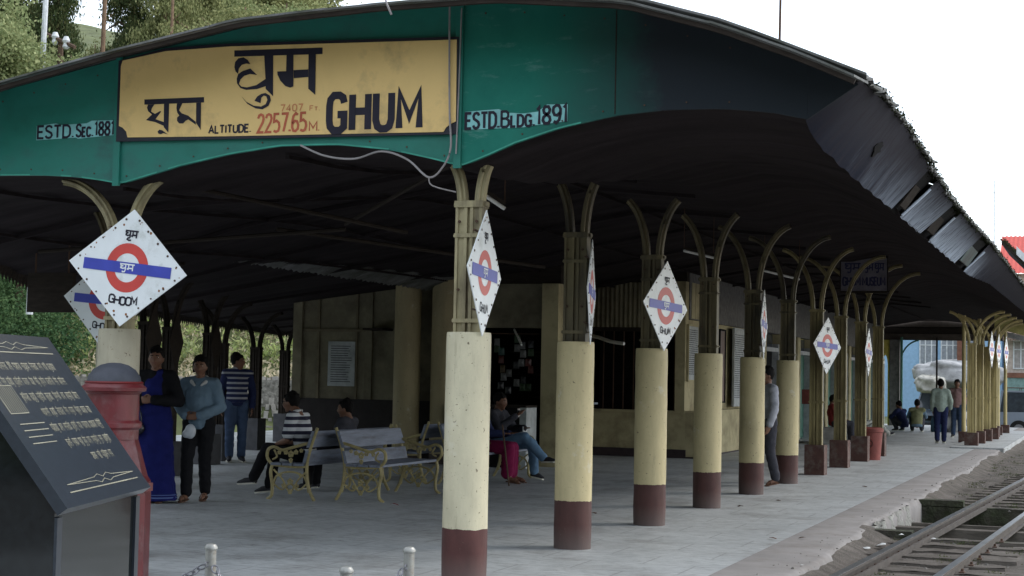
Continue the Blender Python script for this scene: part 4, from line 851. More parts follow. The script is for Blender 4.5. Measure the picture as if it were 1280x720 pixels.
part('back_wall', M['dark'], -6.0, -4.75, 17.2, 17.3, 0, 3.1); part('side_wall', M['dark'], -6.1, -6.0, 15.3, 17.2, 0, 3.1)
# ticket window bay
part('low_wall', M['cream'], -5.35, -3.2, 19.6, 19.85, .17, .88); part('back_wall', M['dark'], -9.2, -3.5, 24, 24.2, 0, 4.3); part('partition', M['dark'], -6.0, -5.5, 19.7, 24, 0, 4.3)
part('skirting', M['skirt'], -5.35, -3.18, 19.57, 19.85, 0, .168)
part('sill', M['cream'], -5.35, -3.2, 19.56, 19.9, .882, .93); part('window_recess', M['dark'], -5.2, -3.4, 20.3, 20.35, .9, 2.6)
w = part('ticket_window', M['darkwood'], -5.25, -3.42, 19.66, 19.74, 2.50, 2.58)
for i in range(9): part('window_bar', M['rust'], -5.15+i*.21, -5.13+i*.21, 19.69, 19.71, .93, 2.5, par=w)
part('wall', M['cream'], -3.42, -3.22, 19.6, 19.85, .93, 3.5)
b = MB(); b.grid(lambda u, v: (-5.3+1.9*u, 19.6+.02*math.sin(u*1.9*2*PI/.095), 2.58+.9*v), 240, 1); b.build('corrugated_panel', M['dimcream'], bl, ang=70)
part('dark_gable', M['darkwood'], -5.35, -3.2, 19.62, 19.8, 3.5, 4.4); part('shelf', M['whitewash'], -5.32, -5.0, 19.35, 19.58, 1.02, 1.06)
part('plinth', M['cream'], -3.2, -3.02, 19.6, 24.9, .03, .90); part('skirting', M['skirt'], -3.2, -3.0, 19.58, 24.92, 0, .028); part('plinth_ledge', M['cream'], -3.22, -3.0, 19.58, 24.92, .902, .93)
part('wall', M['cream'], -3.45, -3.22, 19.852, 27.0, .0, 2.75); part('upper_wall', M['greywall'], -3.45, -3.20, 19.852, 52, 2.76, 4.3)
for i in range(22): part('timber_panel', M['cream'], -3.218, -3.19, 20.0+i*.31, 20.28+i*.31, 2.78, 3.5) if i < 5 else None
y = 27.0; k = 0
while y < 50:
    part('pilaster', M['cream'], -3.45, -3.15, y, y+.45, 0, 2.75)
    part('door_leaf', M['dark'] if k < 2 else M['doorgreen'], -3.42, -3.37, y+.47, y+2.3, 0, 2.3); part('fanlight', M['glass'], -3.42, -3.37, y+.47, y+2.3, 2.32, 2.74)
    f = part('door_frame', M['doorframe'], -3.42, -3.2, y+.452, y+.55, 0, 2.5); part('door_frame', M['doorframe'], -3.42, -3.2, y+2.25, y+2.348, 0, 2.5); part('door_frame', M['doorframe'], -3.42, -3.2, y+.552, y+2.248, 2.3, 2.4)
    y += 2.35; k += 1
# cross wall at the far end with an opening towards the town
for i in range(7): part('header_board', M['darkwood'] if i % 2 else mat('brown_header', (.07, .055, .045), .8), -3.2, 1.1, 50+.02*(i % 2), 50.12, 3.22+i*.24, 3.44+i*.24)
part('header_backing', M['dark'], -3.2, 1.1, 50.16, 50.2, 3.2, 5.2)
part('stone_pier', M['greywall'], -2.95, -2.58, 49.9, 50.3, -.2, 3.21); b = MB()
b.prism([(-3.3, -.2), (-3.3, 3.2), (-2.96, 3.2), (-2.96, -.2), (-3.02, -.2), (-3.02, 2.3), (-3.06, 2.55), (-3.13, 2.66), (-3.2, 2.55), (-3.24, 2.3), (-3.24, -.2)], 49.95, 50.2); b.build('arched_surround', M['yelwall'], bl, smooth=False)
b = MB(); b.cyl((-2.5, 49.8, -.2), (-2.5, 49.8, 3.3), .05, n=8); b.tube(arc((-1.75, 2.45), .75, 180, 100, 10, off=49.8), .03, 6); b.build('iron_stanchion', M['doorgreen'], bl)
b = MB(); b.cyl((-1.22, 49.8, -.2), (-1.22, 49.8, 3.3), .035, n=8); b.build('iron_stanchion', M['darkwood'], bl)
# notice boards, posters
def board(name, label, cat, x, y0, y1, z0, z1, face, frame, group=None, lines=0):
    t = thing(name, label, cat, (x, (y0+y1)/2, (z0+z1)/2), 0, group); w, h = (y1-y0)/2, (z1-z0)/2
    b = MB(); b.box(0, .03, -w, w, -h, h); b.build('panel', face, t, smooth=False)
    if lines:
        b = MB(); r_ = random.Random(int(y0*7))
        for i in range(lines):
            z = h*.86-i*1.72*h/lines; yy = -w*.85
            while yy < w*.8: q = r_.uniform(.03, .12); b.box(.031, .033, yy, min(w*.85, yy+q), z-.008, z+.008); yy += q+.03
        b.build('print', M['charcoal'], t, smooth=False)
    b = MB(); f = .035; b.box(0, .05, -w-f, -w, -h-f, h+f); b.box(0, .05, w, w+f, -h-f, h+f); b.box(0, .05, -w, w, h, h+f); b.box(0, .05, -w, w, -h-f, -h); b.build('frame', frame, t, smooth=False)
board('notice_board', 'white printed notice board at the corner above the low plinth', 'notice board', -3.215, 19.72, 20.55, 1.55, 2.62, M['greyb'], M['cream'], lines=22)
board('notice_board', 'dark framed display board between the two pale notice boards', 'notice board', -3.215, 21.5, 22.0, 1.3, 2.65, mat('faded_photo', (.12, .07, .06), .5), M['dark'])
board('notice_board', 'narrow dark display board beside the tall pale notice board', 'notice board', -3.215, 22.5, 23.0, 1.1, 2.62, mat('faded_photo', (.12, .07, .06), .5), M['dark'])
board('notice_board', 'tall silver-white notice board above the plinth right of the fourth column', 'notice board', -3.10, 23.4, 24.6, 1.02, 2.68, M['greyb'], M['greyb'], lines=30)
b = MB(); b.box(-8.74, -8.20, 14.96, 14.975, 1.31, 2.12); t = b.build('poster', M['greyb'], smooth=False); tag(t, 'pale printed poster on the cream wall behind the benches', 'poster')
b = MB(); r_ = random.Random(3)
for i in range(16): z = 2.03-i*.043; b.box(-8.68, -8.26-r_.uniform(0, .12), 14.955, 14.959, z, z+.012)
b.build('print', M['charcoal'], t, smooth=False)
b = MB(); b.box(-3.22, -2.95, 32.8, 33.15, .95, 1.35); b.box(-3.0, -2.94, 32.9, 33.05, 1.2, 1.25); tag(b.build('wall_box', M['binred'], smooth=False), 'small faded red box fixed to the wall beyond the walking man', 'box')
# stall: counter, shelves and hanging goods
t = thing('stall_counter', 'black stall counter with a pale side panel behind the second column', 'counter', (0, 0, 0)); part('front_panel', M['dark'], -5.98, -4.73, 14.2, 14.3, 0, 1.02, par=t); part('counter_top', M['darkwood'], -6.0, -4.6, 14.18, 14.75, 1.022, 1.06, par=t); part('side_panel', M['greyb'], -4.72, -4.6, 14.2, 14.72, 0, 1.02, par=t)
goods = [mat('packet_%s' % n, c, .35, .5, bmp=0) for n, c in (('red', (.09, .02, .018)), ('teal', (.02, .05, .045)), ('silver', (.10, .10, .10)), ('amber', (.08, .05, .02)), ('green', (.025, .05, .022)), ('black', (.02, .02, .024)))]
r_ = random.Random(5); pk = []; OR_ = 'top second third fourth fifth sixth seventh eighth ninth'.split()
for g in goods:
    b = MB(); b.add([(-.05, 0, 0), (.05, 0, 0), (.055, 0, -.13), (-.055, 0, -.13), (0, -.02, -.06)], [(0, 1, 4), (1, 2, 4), (2, 3, 4), (3, 0, 4)]); b.box(-.05, .05, .001, .004, -.13, 0); pk.append(b.mesh('snack_packet', g, smooth=False))
for j in range(9):
    for k in range(6):
        x = -5.86+j*.125+r_.uniform(-.03, .03); z = 2.22-k*.150-r_.uniform(0, .05)+.06*math.sin(j*2.3)
        if r_.random() < .42: continue
        o = put('snack_packet', pk[r_.randrange(6)], None, (x, 15.02-.0*k, z), r_.uniform(-.3, .3)); tag(o, '%s snack packet in the %s hanging row of the stall, %s from its left end' % (o.data.materials[0].name.replace('packet_', '').split('.')[0], OR_[k], 'first' if j == 0 else OR_[j]), 'packet', 'snack packets hanging in the stall')
b = MB()
for k in range(3): b.box(-5.97, -4.8, 16.6, 17.0, 1.15+k*.42, 1.18+k*.42)
t = thing('stall_shelf', 'dark shelf unit at the back of the stall', 'shelf'); b.build('shelf_boards', M['darkwood'], t, smooth=False)
b = MB(); b.cyl((-5.97, 15.2, 2.3), (-4.75, 15.2, 2.3), .012, n=5); b.build('hanging_rail', M['rust'], t, smooth=False)
b = MB(); b.cyl((-5.05, 14.75, 2.36), (-4.62, 13.95, 2.08), .018, n=6); tag(b.build('awning_pole', M['tube']), 'thin pale pole slanting down beside the stall opening', 'pole')
b = MB(); b.tube(spline([(-4.93, 18.8, 2.38), (-4.7, 18.6, 2.34), (-4.4, 18.4, 2.26), (-4.1, 18.3, 2.22)], 5), .035, 8); tag(b.build('window_awning_pipe', M['tube']), 'curved silvery pipe hanging in front of the ticket window', 'pipe')

# ================================================================== BENCHES
def bench(name, label, x, y, face, length, man=None):
    """face +1 looks towards +x, -1 towards -x; length runs along +y"""
    t = thing(name, label, 'bench', (x, y, 0), 0 if face > 0 else PI, 'cast iron benches'); 
    def P(d, z): return (d, 0, z)     # d: 0 rear foot .. forward +x
    ys = (0, length) if face > 0 else (0, -length)
    for yy in ys:
        fr = MB(); w = .017
        def tb(pts, r=w, n=5): fr.tube([(p[0], yy+p[1], p[2]) for p in spline([P(*q) for q in pts], n)], r, 6, ref=(0, 1, 0))
        tb([(-.02, 0), (.06, .16), (.09, .40), (.05, .62), (-.04, .88)], .02)           # rear leg and back stile
        tb([(.62, 0), (.56, .05), (.555, .18), (.58, .32), (.56, .42)], .02)              # front leg
        tb([(.56, .42), (.63, .50), (.62, .60), (.54, .635), (.44, .60), (.34, .62), (.2, .66), (.04, .70)], .02)   # arm
        tb([(.09, .41), (.3, .40), (.56, .42)], .018)                                    # seat rail
        tb([(.06, .10), (.12, .28), (.31, .34), (.5, .28), (.56, .10)], .013); tb([(.08, .36), (.2, .25), (.31, .10), (.42, .25), (.54, .36)], .011)
        tb([(.09, .2), (.2, .12), (.31, .2), (.42, .12), (.55, .2)], .011); tb([(.54, .60), (.5, .52), (.56, .48)], .012)
        b2 = fr.build('end_frame', M['iron'], t, ang=50)
        lf = MB()
        for (d, z, s) in ((.31, .22, .05), (.22, .17, .036), (.40, .17, .036), (.31, .10, .04), (.17, .30, .03), (.45, .30, .03), (.31, .555, .05), (.24, .58, .036), (.38, .575, .036), (.31, .48, .034), (.31, .43, .03), (.17, .60, .03), (.47, .57, .032)):
            for a in range(5): c = 2*PI*a/5+.3; lf.ball((d+s*.5*math.cos(c), yy, z+s*.5*math.sin(c)), (s*.42, .010, s*.42), 6)
        lf.build('leaf_ornament', M['iron'], b2)
    y0, y1 = (-.03, length+.03) if face > 0 else (-length-.03, .03)
    for (d0, z0, d1, z1, h) in ((.055, .64, -.015, .84, .018), (.10, .45, .062, .60, .018)):
        b = MB(); b.add([(d0, y0, z0), (d0+h*2, y0, z0), (d1+h*2, y0, z1), (d1, y0, z1), (d0, y1, z0), (d0+h*2, y1, z0), (d1+h*2, y1, z1), (d1, y1, z1)], [(0, 1, 2, 3), (7, 6, 5, 4), (0, 4, 5, 1), (1, 5, 6, 2), (2, 6, 7, 3), (3, 7, 4, 0)]); b.build('back_plank', M['slat'], t, smooth=False)
    for k in range(3): b = MB(); b.box(.12+k*.155, .12+k*.155+.14, y0, y1, .415, .445); b.build('seat_plank', M['slat'], t, smooth=False)
    return t
bench('park_bench', 'grey planked bench with ornate ochre ends facing the platform, empty', -4.22, 6.35, 1, 1.75)
bench('park_bench', 'bench seating the man in the striped polo shirt, backing onto the empty one', -4.40, 6.05, -1, 2.15)
bench('park_bench', 'shadowed bench behind the nearest column where the phone man sits', -4.30, 9.75, 1, 2.2)
bench('park_bench', 'dark far bench backing onto the phone man, left of the nearest column', -4.52, 9.75, -1, 2.2)

# ================================================================== MEMORIAL, PILLAR BOX, CHAINS, BIN
mo = thing('granite_memorial', 'black granite memorial with sloping inscribed slab at left foreground', 'memorial', (.84, -6.25, 0), math.atan2(.951, -.308))
# local x: along the inscription (away from the viewer), local y: behind the slab
H0, H1, LN, DP, TL = 1.055, 1.675, 1.14, 1.7, .80
b = MB(); b.add([(0, 0, -.01), (LN, 0, -.01), (LN, DP, -.01), (0, DP, -.01), (.0, 0, H0-.04), (LN, 0, H0-.04), (LN, TL-.34, H1-.04), (0, TL-.34, H1-.04), (LN, DP, H1-.04), (0, DP, H1-.04)],
 [(0, 1, 5, 4), (1, 2, 8, 6, 5), (0, 4, 7, 9, 3), (4, 5, 6, 7), (7, 6, 8, 9), (2, 3, 9, 8)]); b.build('body', M['granite'], mo, smooth=False)
TT = TL-.34
b = MB(); sl_ = Vector((0, TT, H1-H0)).normalized(); nrm = Vector((0, -sl_.z, sl_.y))
def SP(x, s, o=0): v = Vector((x, 0, H0-.035))+sl_*s+nrm*o; return tuple(v)
SL = math.hypot(TT, H1-H0)
b.add([SP(-.02, -.03), SP(LN+.02, -.03), SP(LN+.02, SL+.02), SP(-.02, SL+.02), SP(-.02, -.03, .045), SP(LN+.02, -.03, .045), SP(LN+.02, SL+.02, .045), SP(-.02, SL+.02, .045)], [(3, 2, 1, 0), (4, 5, 6, 7), (0, 1, 5, 4), (1, 2, 6, 5), (2, 3, 7, 6), (3, 0, 4, 7)])
slab = b.build('inscribed_slab', M['granslab'], mo, smooth=False)
b = MB(); b.box(-.004, -.0005, .02, DP, .62, .628); b.build('joint', M['granslab'], mo, smooth=False)
for q0 in (.0, LN-.06): b = MB(); b.box(q0, q0+.06, -.012, -.0005, 0, H0-.07); b.build('corner_strip', M['granslab'], mo, smooth=False)
# engraved lines
b = MB(); cnt = 0
def eng(pts, w):
    global cnt
    q = MB(); stroke(q, pts, w, 0); cnt += 1; o = .0465+.0002*(cnt % 5); b.add([SP(x, z, o) for x, _, z in q.v], q.f)
r_ = random.Random(11)
def devline(x0, x1, s, h):
    x = x0
    while x < x1-.03:
        n = r_.randint(2, 4); gw = h*.62; w = n*gw
        if x+w > x1: break
        eng([(x, s+h), (x+w, s+h)], .0036)
        for i in range(n):
            g = x+i*gw; k = r_.randrange(5); q = [[(.7, 1), (.7, 0)]]
            q += [[[(.1, .9), (.1, .6), (.3, .5), (.7, .5)]], [[(.15, .95), (.05, .7), (.3, .6), (.08, .4), (.3, .2), (.7, .4)]], [[(.2, 1), (.2, .4), (.7, .4)]], [[(.7, .55), (.4, .75), (.15, .5), (.4, .3), (.55, .05)]], [[(.1, .8), (.5, .8), (.5, .5), (.1, .3), (.5, .1)]]][k]
            if r_.random() < .3: q.append([(.3, 1), (.5, 1.25), (.8, 1.2)])
            if r_.random() < .25: q.append([(.7, 0), (.5, -.2), (.3, -.1)])
            for st in q: eng([(g+a*gw, s+c*h) for a, c in st], .0030)
        x += w+.018
for i, (a, c) in enumerate(((.20, .98), (.08, 1.05), (.30, 1.06), (.42, 1.07), (.40, 1.09), (.46, 1.09), (.66, .98))):
    devline(a, c, SL-.165-i*.076, .034)
def orn(s):
    for z in (0,): eng([(.12, s), (1.06, s)], .005)
    eng([(.14, s+.034), (.5, s+.044), (.56, s+.055), (.62, s+.040), (.68, s+.055), (.74, s+.044), (1.05, s+.034)], .003); eng([(.14, s+.034), (.5, s+.026), (.56, s+.015), (.62, s+.030), (.68, s+.015), (.74, s+.026), (1.05, s+.034)], .003)
orn(SL-.075+.0); orn(.03)
for i in range(4): eng([(.08, .26+i*.03), (.36, .26+i*.03)], .004)
eng([(.06, .40), (.06, .53), (.26, .53), (.26, .40), (.06, .40)], .004)
for i in range(9): eng([(.07+i*.021, .405), (.07+i*.021, .525)], .005)
b.build('inscription', M['gold'], slab, smooth=False)

pb = thing('pillar_box', 'old red pillar box with grey domed cap between memorial and left column', 'post box', (-2.33, -1.22, 0))
b = MB(); b.lathe([(.30, 0), (.30, .62), (.295, .72), (.27, .76), (.19, 1.04)], 8); b.build('flared_base', M['pillar'], pb, smooth=False)
b = MB(); b.lathe([(.19, 1.03), (.19, 1.10), (.212, 1.12), (.212, 1.15), (.19, 1.17), (.188, 1.36), (.20, 1.37), (.20, 1.385)], 36, cap=False); b.build('drum', M['pillar'], pb, ang=40)
b = MB(); b.lathe([(.20, 1.375), (.235, 1.385), (.238, 1.41), (.215, 1.43), (.208, 1.44)], 36, cap=False); b.build('rim', M['pillar'], pb, ang=40)
b = MB(); b.lathe([(.20, 1.435), (.19, 1.49), (.155, 1.54), (.10, 1.575), (.04, 1.59), (.001, 1.592)], 36, cap=False); b.build('domed_cap', M['pillarcap'], pb, ang=60)
b = MB(); b.lathe([(.208, 1.435), (.215, 1.445), (.205, 1.455)], 36, cap=False); b.build('bead', M['pillarline'], pb)
for q in ((.21, .33, -.06, .05, .66, .72), (-.26, -.24, -.04, .04, 1.38, 1.41)): b = MB(); b.box(*q); b.build('hinge_block', M['pillar'], pb, smooth=False)

BO = [(-.02, -3.66, 'left steel bollard with chains on both sides', .075), (1.07, -4.22, 'low middle bollard, only its cap showing at the bottom edge', .075), (.97, -3.24, 'right steel bollard just left of the nearest column', .075)]
lk = MB(); n = 12
def torus(mb, R, r, sx, n1=14, n2=6):
    vs = []
    for i in range(n1):
        a = 2*PI*i/n1
        for j in range(n2): q = 2*PI*j/n2; rr = R+r*math.cos(q); vs.append((rr*math.cos(a)*sx, rr*math.sin(a), r*math.sin(q)))
    mb.add(vs, [(i*n2+j, ((i+1) % n1)*n2+j, ((i+1) % n1)*n2+(j+1) % n2, i*n2+(j+1) % n2) for i in range(n1) for j in range(n2)])
torus(lk, .018, .0042, 1.6); LK = lk.mesh('chain_link', M['chain'])
def bollard(x, y, l):
    t = thing('steel_bollard', l, 'bollard', (x, y, 0), 0, 'chained steel bollards'); b = MB(); b.lathe([(.030, 0), (.030, .575)], 18, cap=True); b.build('tube', M['steel'], t); b = MB(); b.lathe([(.031, .5755), (.036, .580), (.036, .592), (.026, .606), (.001, .612)], 18); b.build('cap', M['steel'], t)
    b = MB(); torus(b, .014, .004, 1); b.v = [(v[0]*0+v[2]+.0, v[1], v[0]+.50) for v in b.v]; b.v = [(x_+.0, y_-.04, z_) for x_, y_, z_ in b.v]; b.build('ring_eye', M['chain'], t)
for x, y, l, _ in BO: bollard(x, y, l)
bollard(-1.6, -3.4, 'outer left bollard behind the granite memorial')
def chain(p, q, sag, l):
    p, q = Vector(p), Vector(q); t = thing('bollard_chain', l, 'chain', p, 0, 'chains between the bollards'); L = (q-p).length*1.12+sag*.5; n = int(L/.046)
    def C(u): v = p.lerp(q, u); v.z -= sag*4*u*(1-u); return v
    for i in range(n):
        u = (i+.5)/n; d = (C(min(1, u+.01))-C(max(0, u-.01))).normalized(); o = bpy.data.objects.new('chain_link', LK); COL.objects.link(o); o.parent = t; o.location = C(u)-p
        o.rotation_mode = 'QUATERNION'; o.rotation_quaternion = d.to_track_quat('X', 'Z') @ Euler((PI/2*(i % 2)+.5, 0, 0)).to_quaternion()
chain((-.05, -3.67, .49), (-1.57, -3.42, .49), .22, 'chain drooping left from the left bollard'); chain((.01, -3.68, .49), (1.04, -4.22, .47), .22, 'chain drooping right from the left bollard'); chain((.94, -3.27, .49), (1.05, -4.18, .47), .25, 'chain hanging from the right bollard')
rb = thing('litter_bin', 'faded red litter bin standing between the distant iron posts', 'bin', (.10, 21.9, 0)); b = MB(); b.lathe([(.20, 0), (.245, .58)], 20, cap=False); b.lathe([(.19, .02), (.235, .58)], 20, cap=False); b.build('tub', M['binred'], rb)
b = MB(); b.lathe([(.246, .56), (.265, .57), (.265, .63), (.25, .64), (.2, .66), (.19, .64)], 20, cap=False); b.build('rim', M['binred'], rb); b = MB(); torus(b, .07, .008, 1, 18, 5); b.v = [(x_, -.238, z_+y_+.34) if 0 else (x_, -.236-.0*z_, y_+.34) for x_, y_, z_ in b.v]; b.build('round_emblem', M['greyb'], rb)
# ================================================================== PEOPLE
def capsule(b, p, q, r0, r1, n=12):
    p, q = Vector(p), Vector(q); d = q-p; L = d.length
    if L < 1e-5: b.ball(p, r0, n); return
    d /= L; pts = []; rs = []
    for k in range(4): a = PI/2*(1-k/4); pts.append(p-d*r0*math.sin(a)); rs.append(max(.001, r0*math.cos(a)))
    for k in range(4): pts.append(p.lerp(q, k/3)); rs.append(r0+(r1-r0)*k/3)
    for k in range(1, 5): a = PI/2*k/4; pts.append(q+d*r1*math.sin(a)); rs.append(max(.001, r1*math.cos(a)))
    b.tube(pts, rs, n)
def chain_c(b, pts, n=12):
    for (p, r), (q, s) in zip(pts, pts[1:]): capsule(b, p, q, r, s, n)
def fuse(b, name, m, parent, vox, smooth=3):
    me = b.mesh(name, m, smooth=False); o = bpy.data.objects.new(name, me); COL.objects.link(o)
    r = o.modifiers.new('r', 'REMESH'); r.mode = 'VOXEL'; r.voxel_size = vox; r.use_smooth_shade = True
    if smooth: sm_ = o.modifiers.new('s', 'SMOOTH'); sm_.factor = .5; sm_.iterations = smooth
    dg = bpy.context.evaluated_depsgraph_get(); m2 = bpy.data.meshes.new_from_object(o.evaluated_get(dg)); m2.name = name
    o.modifiers.clear(); o.data = m2; bpy.data.meshes.remove(me); o.parent = parent
    m2.polygons.foreach_set('use_smooth', [True]*len(m2.polygons)); m2.materials.clear(); m2.materials.append(m); return o
V3 = Vector
def hand(b, w, d, nrm, side, curl=.5, k=1):
    """palm from wrist w along d; nrm = back of hand; side = direction towards the thumb"""
    d, nrm, side = V3(d).normalized(), V3(nrm).normalized(), V3(side).normalized(); w = V3(w)
    for t in (-.024, -.008, .008, .024): capsule(b, w+side*t*k*.8+d*.01*k, w+d*.075*k+side*t*1.15*k, .013*k, .0115*k, 8)
    for i, (t, L) in enumerate(((.030, .068), (.011, .076), (-.008, .070), (-.026, .055))):
        p = w+d*.082*k+side*t*k; dd = d; r = .0092*k
        for s, f in ((0, .45), (1, .32), (2, .26)):
            a = curl*(.35+.5*s); dd2 = (d*math.cos(a)-nrm*math.sin(a)).normalized(); q = p+dd2*L*f*k; capsule(b, p, q, r, r*.9, 8); p = q; r *= .9
    p = w+d*.022*k+side*.032*k; q = p+(d*.75+side*.6-nrm*.25).normalized()*.038*k; capsule(b, p, q, .0125*k, .0105*k, 8); capsule(b, q, q+(d*.9+side*.15-nrm*.35*(1+curl)).normalized()*.030*k, .0105*k, .0085*k, 8)
def person(label, loc, rz, J, look, outfit, H=1.0, vox=.010, hair='short', face=True, group=None, shoes='shoe', female=False, hands=None, extras=None):
    """J: joint positions in local metres (+y is forward, +x is the person's right); scaled by H"""
    t = thing('person', label, 'person', loc, rz, group); J = {k: V3(v)*H for k, v in J.items()}; h = H; w = .93 if female else 1.0
    b = MB(); hd = J['head']; nk = J['neck']; ch = J['chest']; pv = J['pelvis']
    R = Euler((look[1], 0, look[0])).to_matrix()
    def HP(x, y, z): return hd+R@V3((x*h, y*h, z*h))
    hb = MB(); hb.ball((0, 0, 0), (.078*h, .098*h, .112*h), 20)
    for v in hb.v: pass
    b.add([hd+R@V3((v[0]*(1-max(0, -v[2]/h)*2.0), v[1]+(.012*h if v[2] < 0 and v[1] > 0 else 0), v[2])) for v in hb.v], hb.f)
    capsule(b, HP(0, .045, -.07), HP(0, .062, -.092), .036*h, .024*h, 10)      # jaw, chin
    capsule(b, HP(0, .090, .012), HP(0, .106, -.022), .008*h, .014*h, 8)       # nose
    for s in (-1, 1): b.ball(HP(.076*s, -.005, -.01), (.012*h, .02*h, .03*h), 8); capsule(b, HP(.028*s, .083, .026), HP(.012*s, .088, .028), .012*h, .010*h, 6); b.ball(HP(.042*s, .062, -.025), .026*h, 8)
    capsule(b, HP(.018, .085, -.047), HP(-.018, .085, -.047), .011*h, .011*h, 6)
    capsule(b, HP(0, -.02, -.06), nk, .054*h*w, .058*h*w)
    chain_c(b, [(nk, .07*h), (ch, .11*h*w), ((ch+pv)/2, .10*h*w), (pv, .115*h)])
    for s in ('R', 'L'):
        sh, el, wr = J['sh'+s], J['el'+s], J['wr'+s]; capsule(b, nk-V3((0, 0, .03*h)), sh, .05*h, .05*h*w)
        chain_c(b, [(sh, .050*h*w), ((sh+el)/2, .045*h*w), (el, .036*h*w)]); chain_c(b, [(el, .038*h*w), ((el*.7+wr*.3), .040*h*w), (wr, .025*h*w)])
        hp, kn, an = J['hp'+s], J['kn'+s], J['an'+s]; capsule(b, pv, hp, .10*h, .09*h); chain_c(b, [(hp, .088*h), ((hp+kn)/2, .072*h), (kn, .052*h)]); chain_c(b, [(kn, .052*h), (kn*.68+an*.32, .054*h), (an, .034*h)])
        ft = J['ft'+s]; capsule(b, an-V3((0, 0, .02*h)), an*.35+ft*.65, .032*h, .030*h); capsule(b, an*.35+ft*.65, ft, .032*h, .020*h)
        hv = (hands or {}).get(s); d = (wr-el).normalized()
        if hv is None: sx = 1 if s == 'R' else -1; hv = (d*1.0, V3((sx, 0, 0)), V3((0, 1, 0)), .55)
        hand(b, wr, hv[0], hv[1], hv[2], hv[3], h*.98)
    body = fuse(b, 'body', M['skin'], t, vox, 2)
    # hair
    b = MB(); r_ = random.Random(int(abs(loc[0]*100+loc[1]*10)))
    b.add([hd+R@V3(v) for v in (lambda q: (q.ball((0, -.022*h, .028*h), (.089*h, .100*h, .105*h), 16), q.v)[1])(MB())], (lambda q: (q.ball((0, 0, 0), 1, 16), q.f)[1])(MB()))
    for _ in range(26):
        a = r_.uniform(0, 6.28); e = r_.uniform(.35, 1.5); p = HP(.074*math.cos(a)*math.cos(e), -.03+.075*math.sin(a)*math.cos(e), .04+.085*math.sin(e)); b.ball(p, .022*h*r_.uniform(.7, 1.2), 6)
    for s in (-1, 0, 1): capsule(b, HP(.045*s, .05, .082), HP(.03*s+.01, .074, .062), .02*h, .010*h, 6)
    if hair == 'bun': b.ball(HP(0, -.12, -.01), .05*h, 10)
    if hair == 'bob':
        for s in (-1, 1): capsule(b, HP(.072*s, -.015, .04), HP(.075*s, -.02, -.06), .024*h, .018*h, 8)
        capsule(b, HP(0, -.08, 0), HP(0, -.075, -.09), .055*h, .045*h)
    if hair in ('short', 'bun'): capsule(b, HP(0, -.07, .01), HP(0, -.06, -.045), .05*h, .035*h)
    fuse(b, 'hair', M['hair'], t, vox*.9, 1)
    if face:
        for s in (-1, 1):
            e = MB(); e.ball(HP(.031*s, .080, .010), (.0125*h, .010*h, .0075*h), 8); ey = e.build('eye', M['eyew'], t); e = MB(); e.ball(HP(.031*s, .0895, .010), (.006*h, .003*h, .006*h), 8); e.build('iris', M['hair'], ey)
            e = MB(); capsule(e, HP(.016*s, .097, .030), HP(.046*s, .086, .031), .0045*h, .003*h, 6); e.build('eyebrow', M['hair'], t)
        e = MB(); capsule(e, HP(.02, .094, -.047), HP(-.02, .094, -.047), .0055*h, .0055*h, 6); e.build('mouth', M['lip'], t)
    # clothing
    for nm, kind, m in outfit:
        b = MB(); mv = vox*1.15
        if kind in ('shirt', 'tee', 'vest', 'jacket'):
            g = {'jacket': .024, 'vest': .027}.get(kind, .019)*h; bot = pv+(ch-pv)*(-.12 if kind != 'vest' else .0); side = V3((.06*h, 0, 0))
            capsule(b, nk-V3((0, 0, .06*h)), ch, .075*h+g, .112*h*w+g); chain_c(b, [(ch, .112*h*w+g), ((ch+pv)/2, .102*h*w+g), (bot, .112*h+g)])
            for dx in (-1, 1): chain_c(b, [(nk+V3((.03*h*dx, 0, -.055*h)), .055*h+g), (ch+side*dx, .088*h*w+g), ((ch+pv)/2+side*dx*.85, .082*h*w+g), (bot+side*dx*.85, .098*h+g*.8)])
            capsule(b, HP(0, -.02, -.115), nk-V3((0, 0, .03*h)), .052*h, .066*h+g*.5)
            for s in ('R', 'L'):
                sh, el, wr = J['sh'+s], J['el'+s], J['wr'+s]; capsule(b, nk-V3((0, 0, .038*h)), sh, .056*h+g, .052*h*w+g)
                if kind == 'tee': chain_c(b, [(sh, .050*h+g), (sh.lerp(el, .72), .055*h+g*1.2)])
                elif kind != 'vest': chain_c(b, [(sh, .049*h+g), (sh.lerp(el, .5), .046*h+g), (el, .042*h+g), (el.lerp(wr, .5), .038*h+g), (el.lerp(wr, .93), .032*h+g)])
        elif kind == 'trousers':
            g = .016*h
            for s in ('R', 'L'):
                hp, kn, an = J['hp'+s], J['kn'+s], J['an'+s]
                capsule(b, pv+V3((0, 0, .02)), hp, .112*h, .098*h+g*.5); chain_c(b, [(hp, .092*h+g), (hp.lerp(kn, .5), .078*h+g), (kn, .058*h+g), (kn.lerp(an, .5), .056*h+g), (kn.lerp(an, .93), .050*h+g)])
        elif kind == 'sari':
            zt = pv.z+.10; 
            rings = [(.0, .27, .21), (.10, .245, .19), (.3, .225, .175), (.5, .215, .165), (.7, .20, .15), (.86, .195, .145), (1, .16, .12)]; n = 40; vs = []
            for q, (f, rx, ry) in enumerate(rings):
                for i in range(n): a = 2*PI*i/n; fo = 1+.11*(1-f*.8)*math.sin(a*7+.5*q)*(.5+.5*math.sin(a*2)); vs.append((pv.x+rx*h*fo*math.cos(a), pv.y+ry*h*fo*math.sin(a)+.02*math.sin(f*3), .03+(zt-.03)*f))
            b.add(vs, [(q*n+i, q*n+(i+1) % n, (q+1)*n+(i+1) % n, (q+1)*n+i) for q in range(len(rings)-1) for i in range(n)]+[tuple(reversed(range(n))), tuple((len(rings)-1)*n+i for i in range(n))])
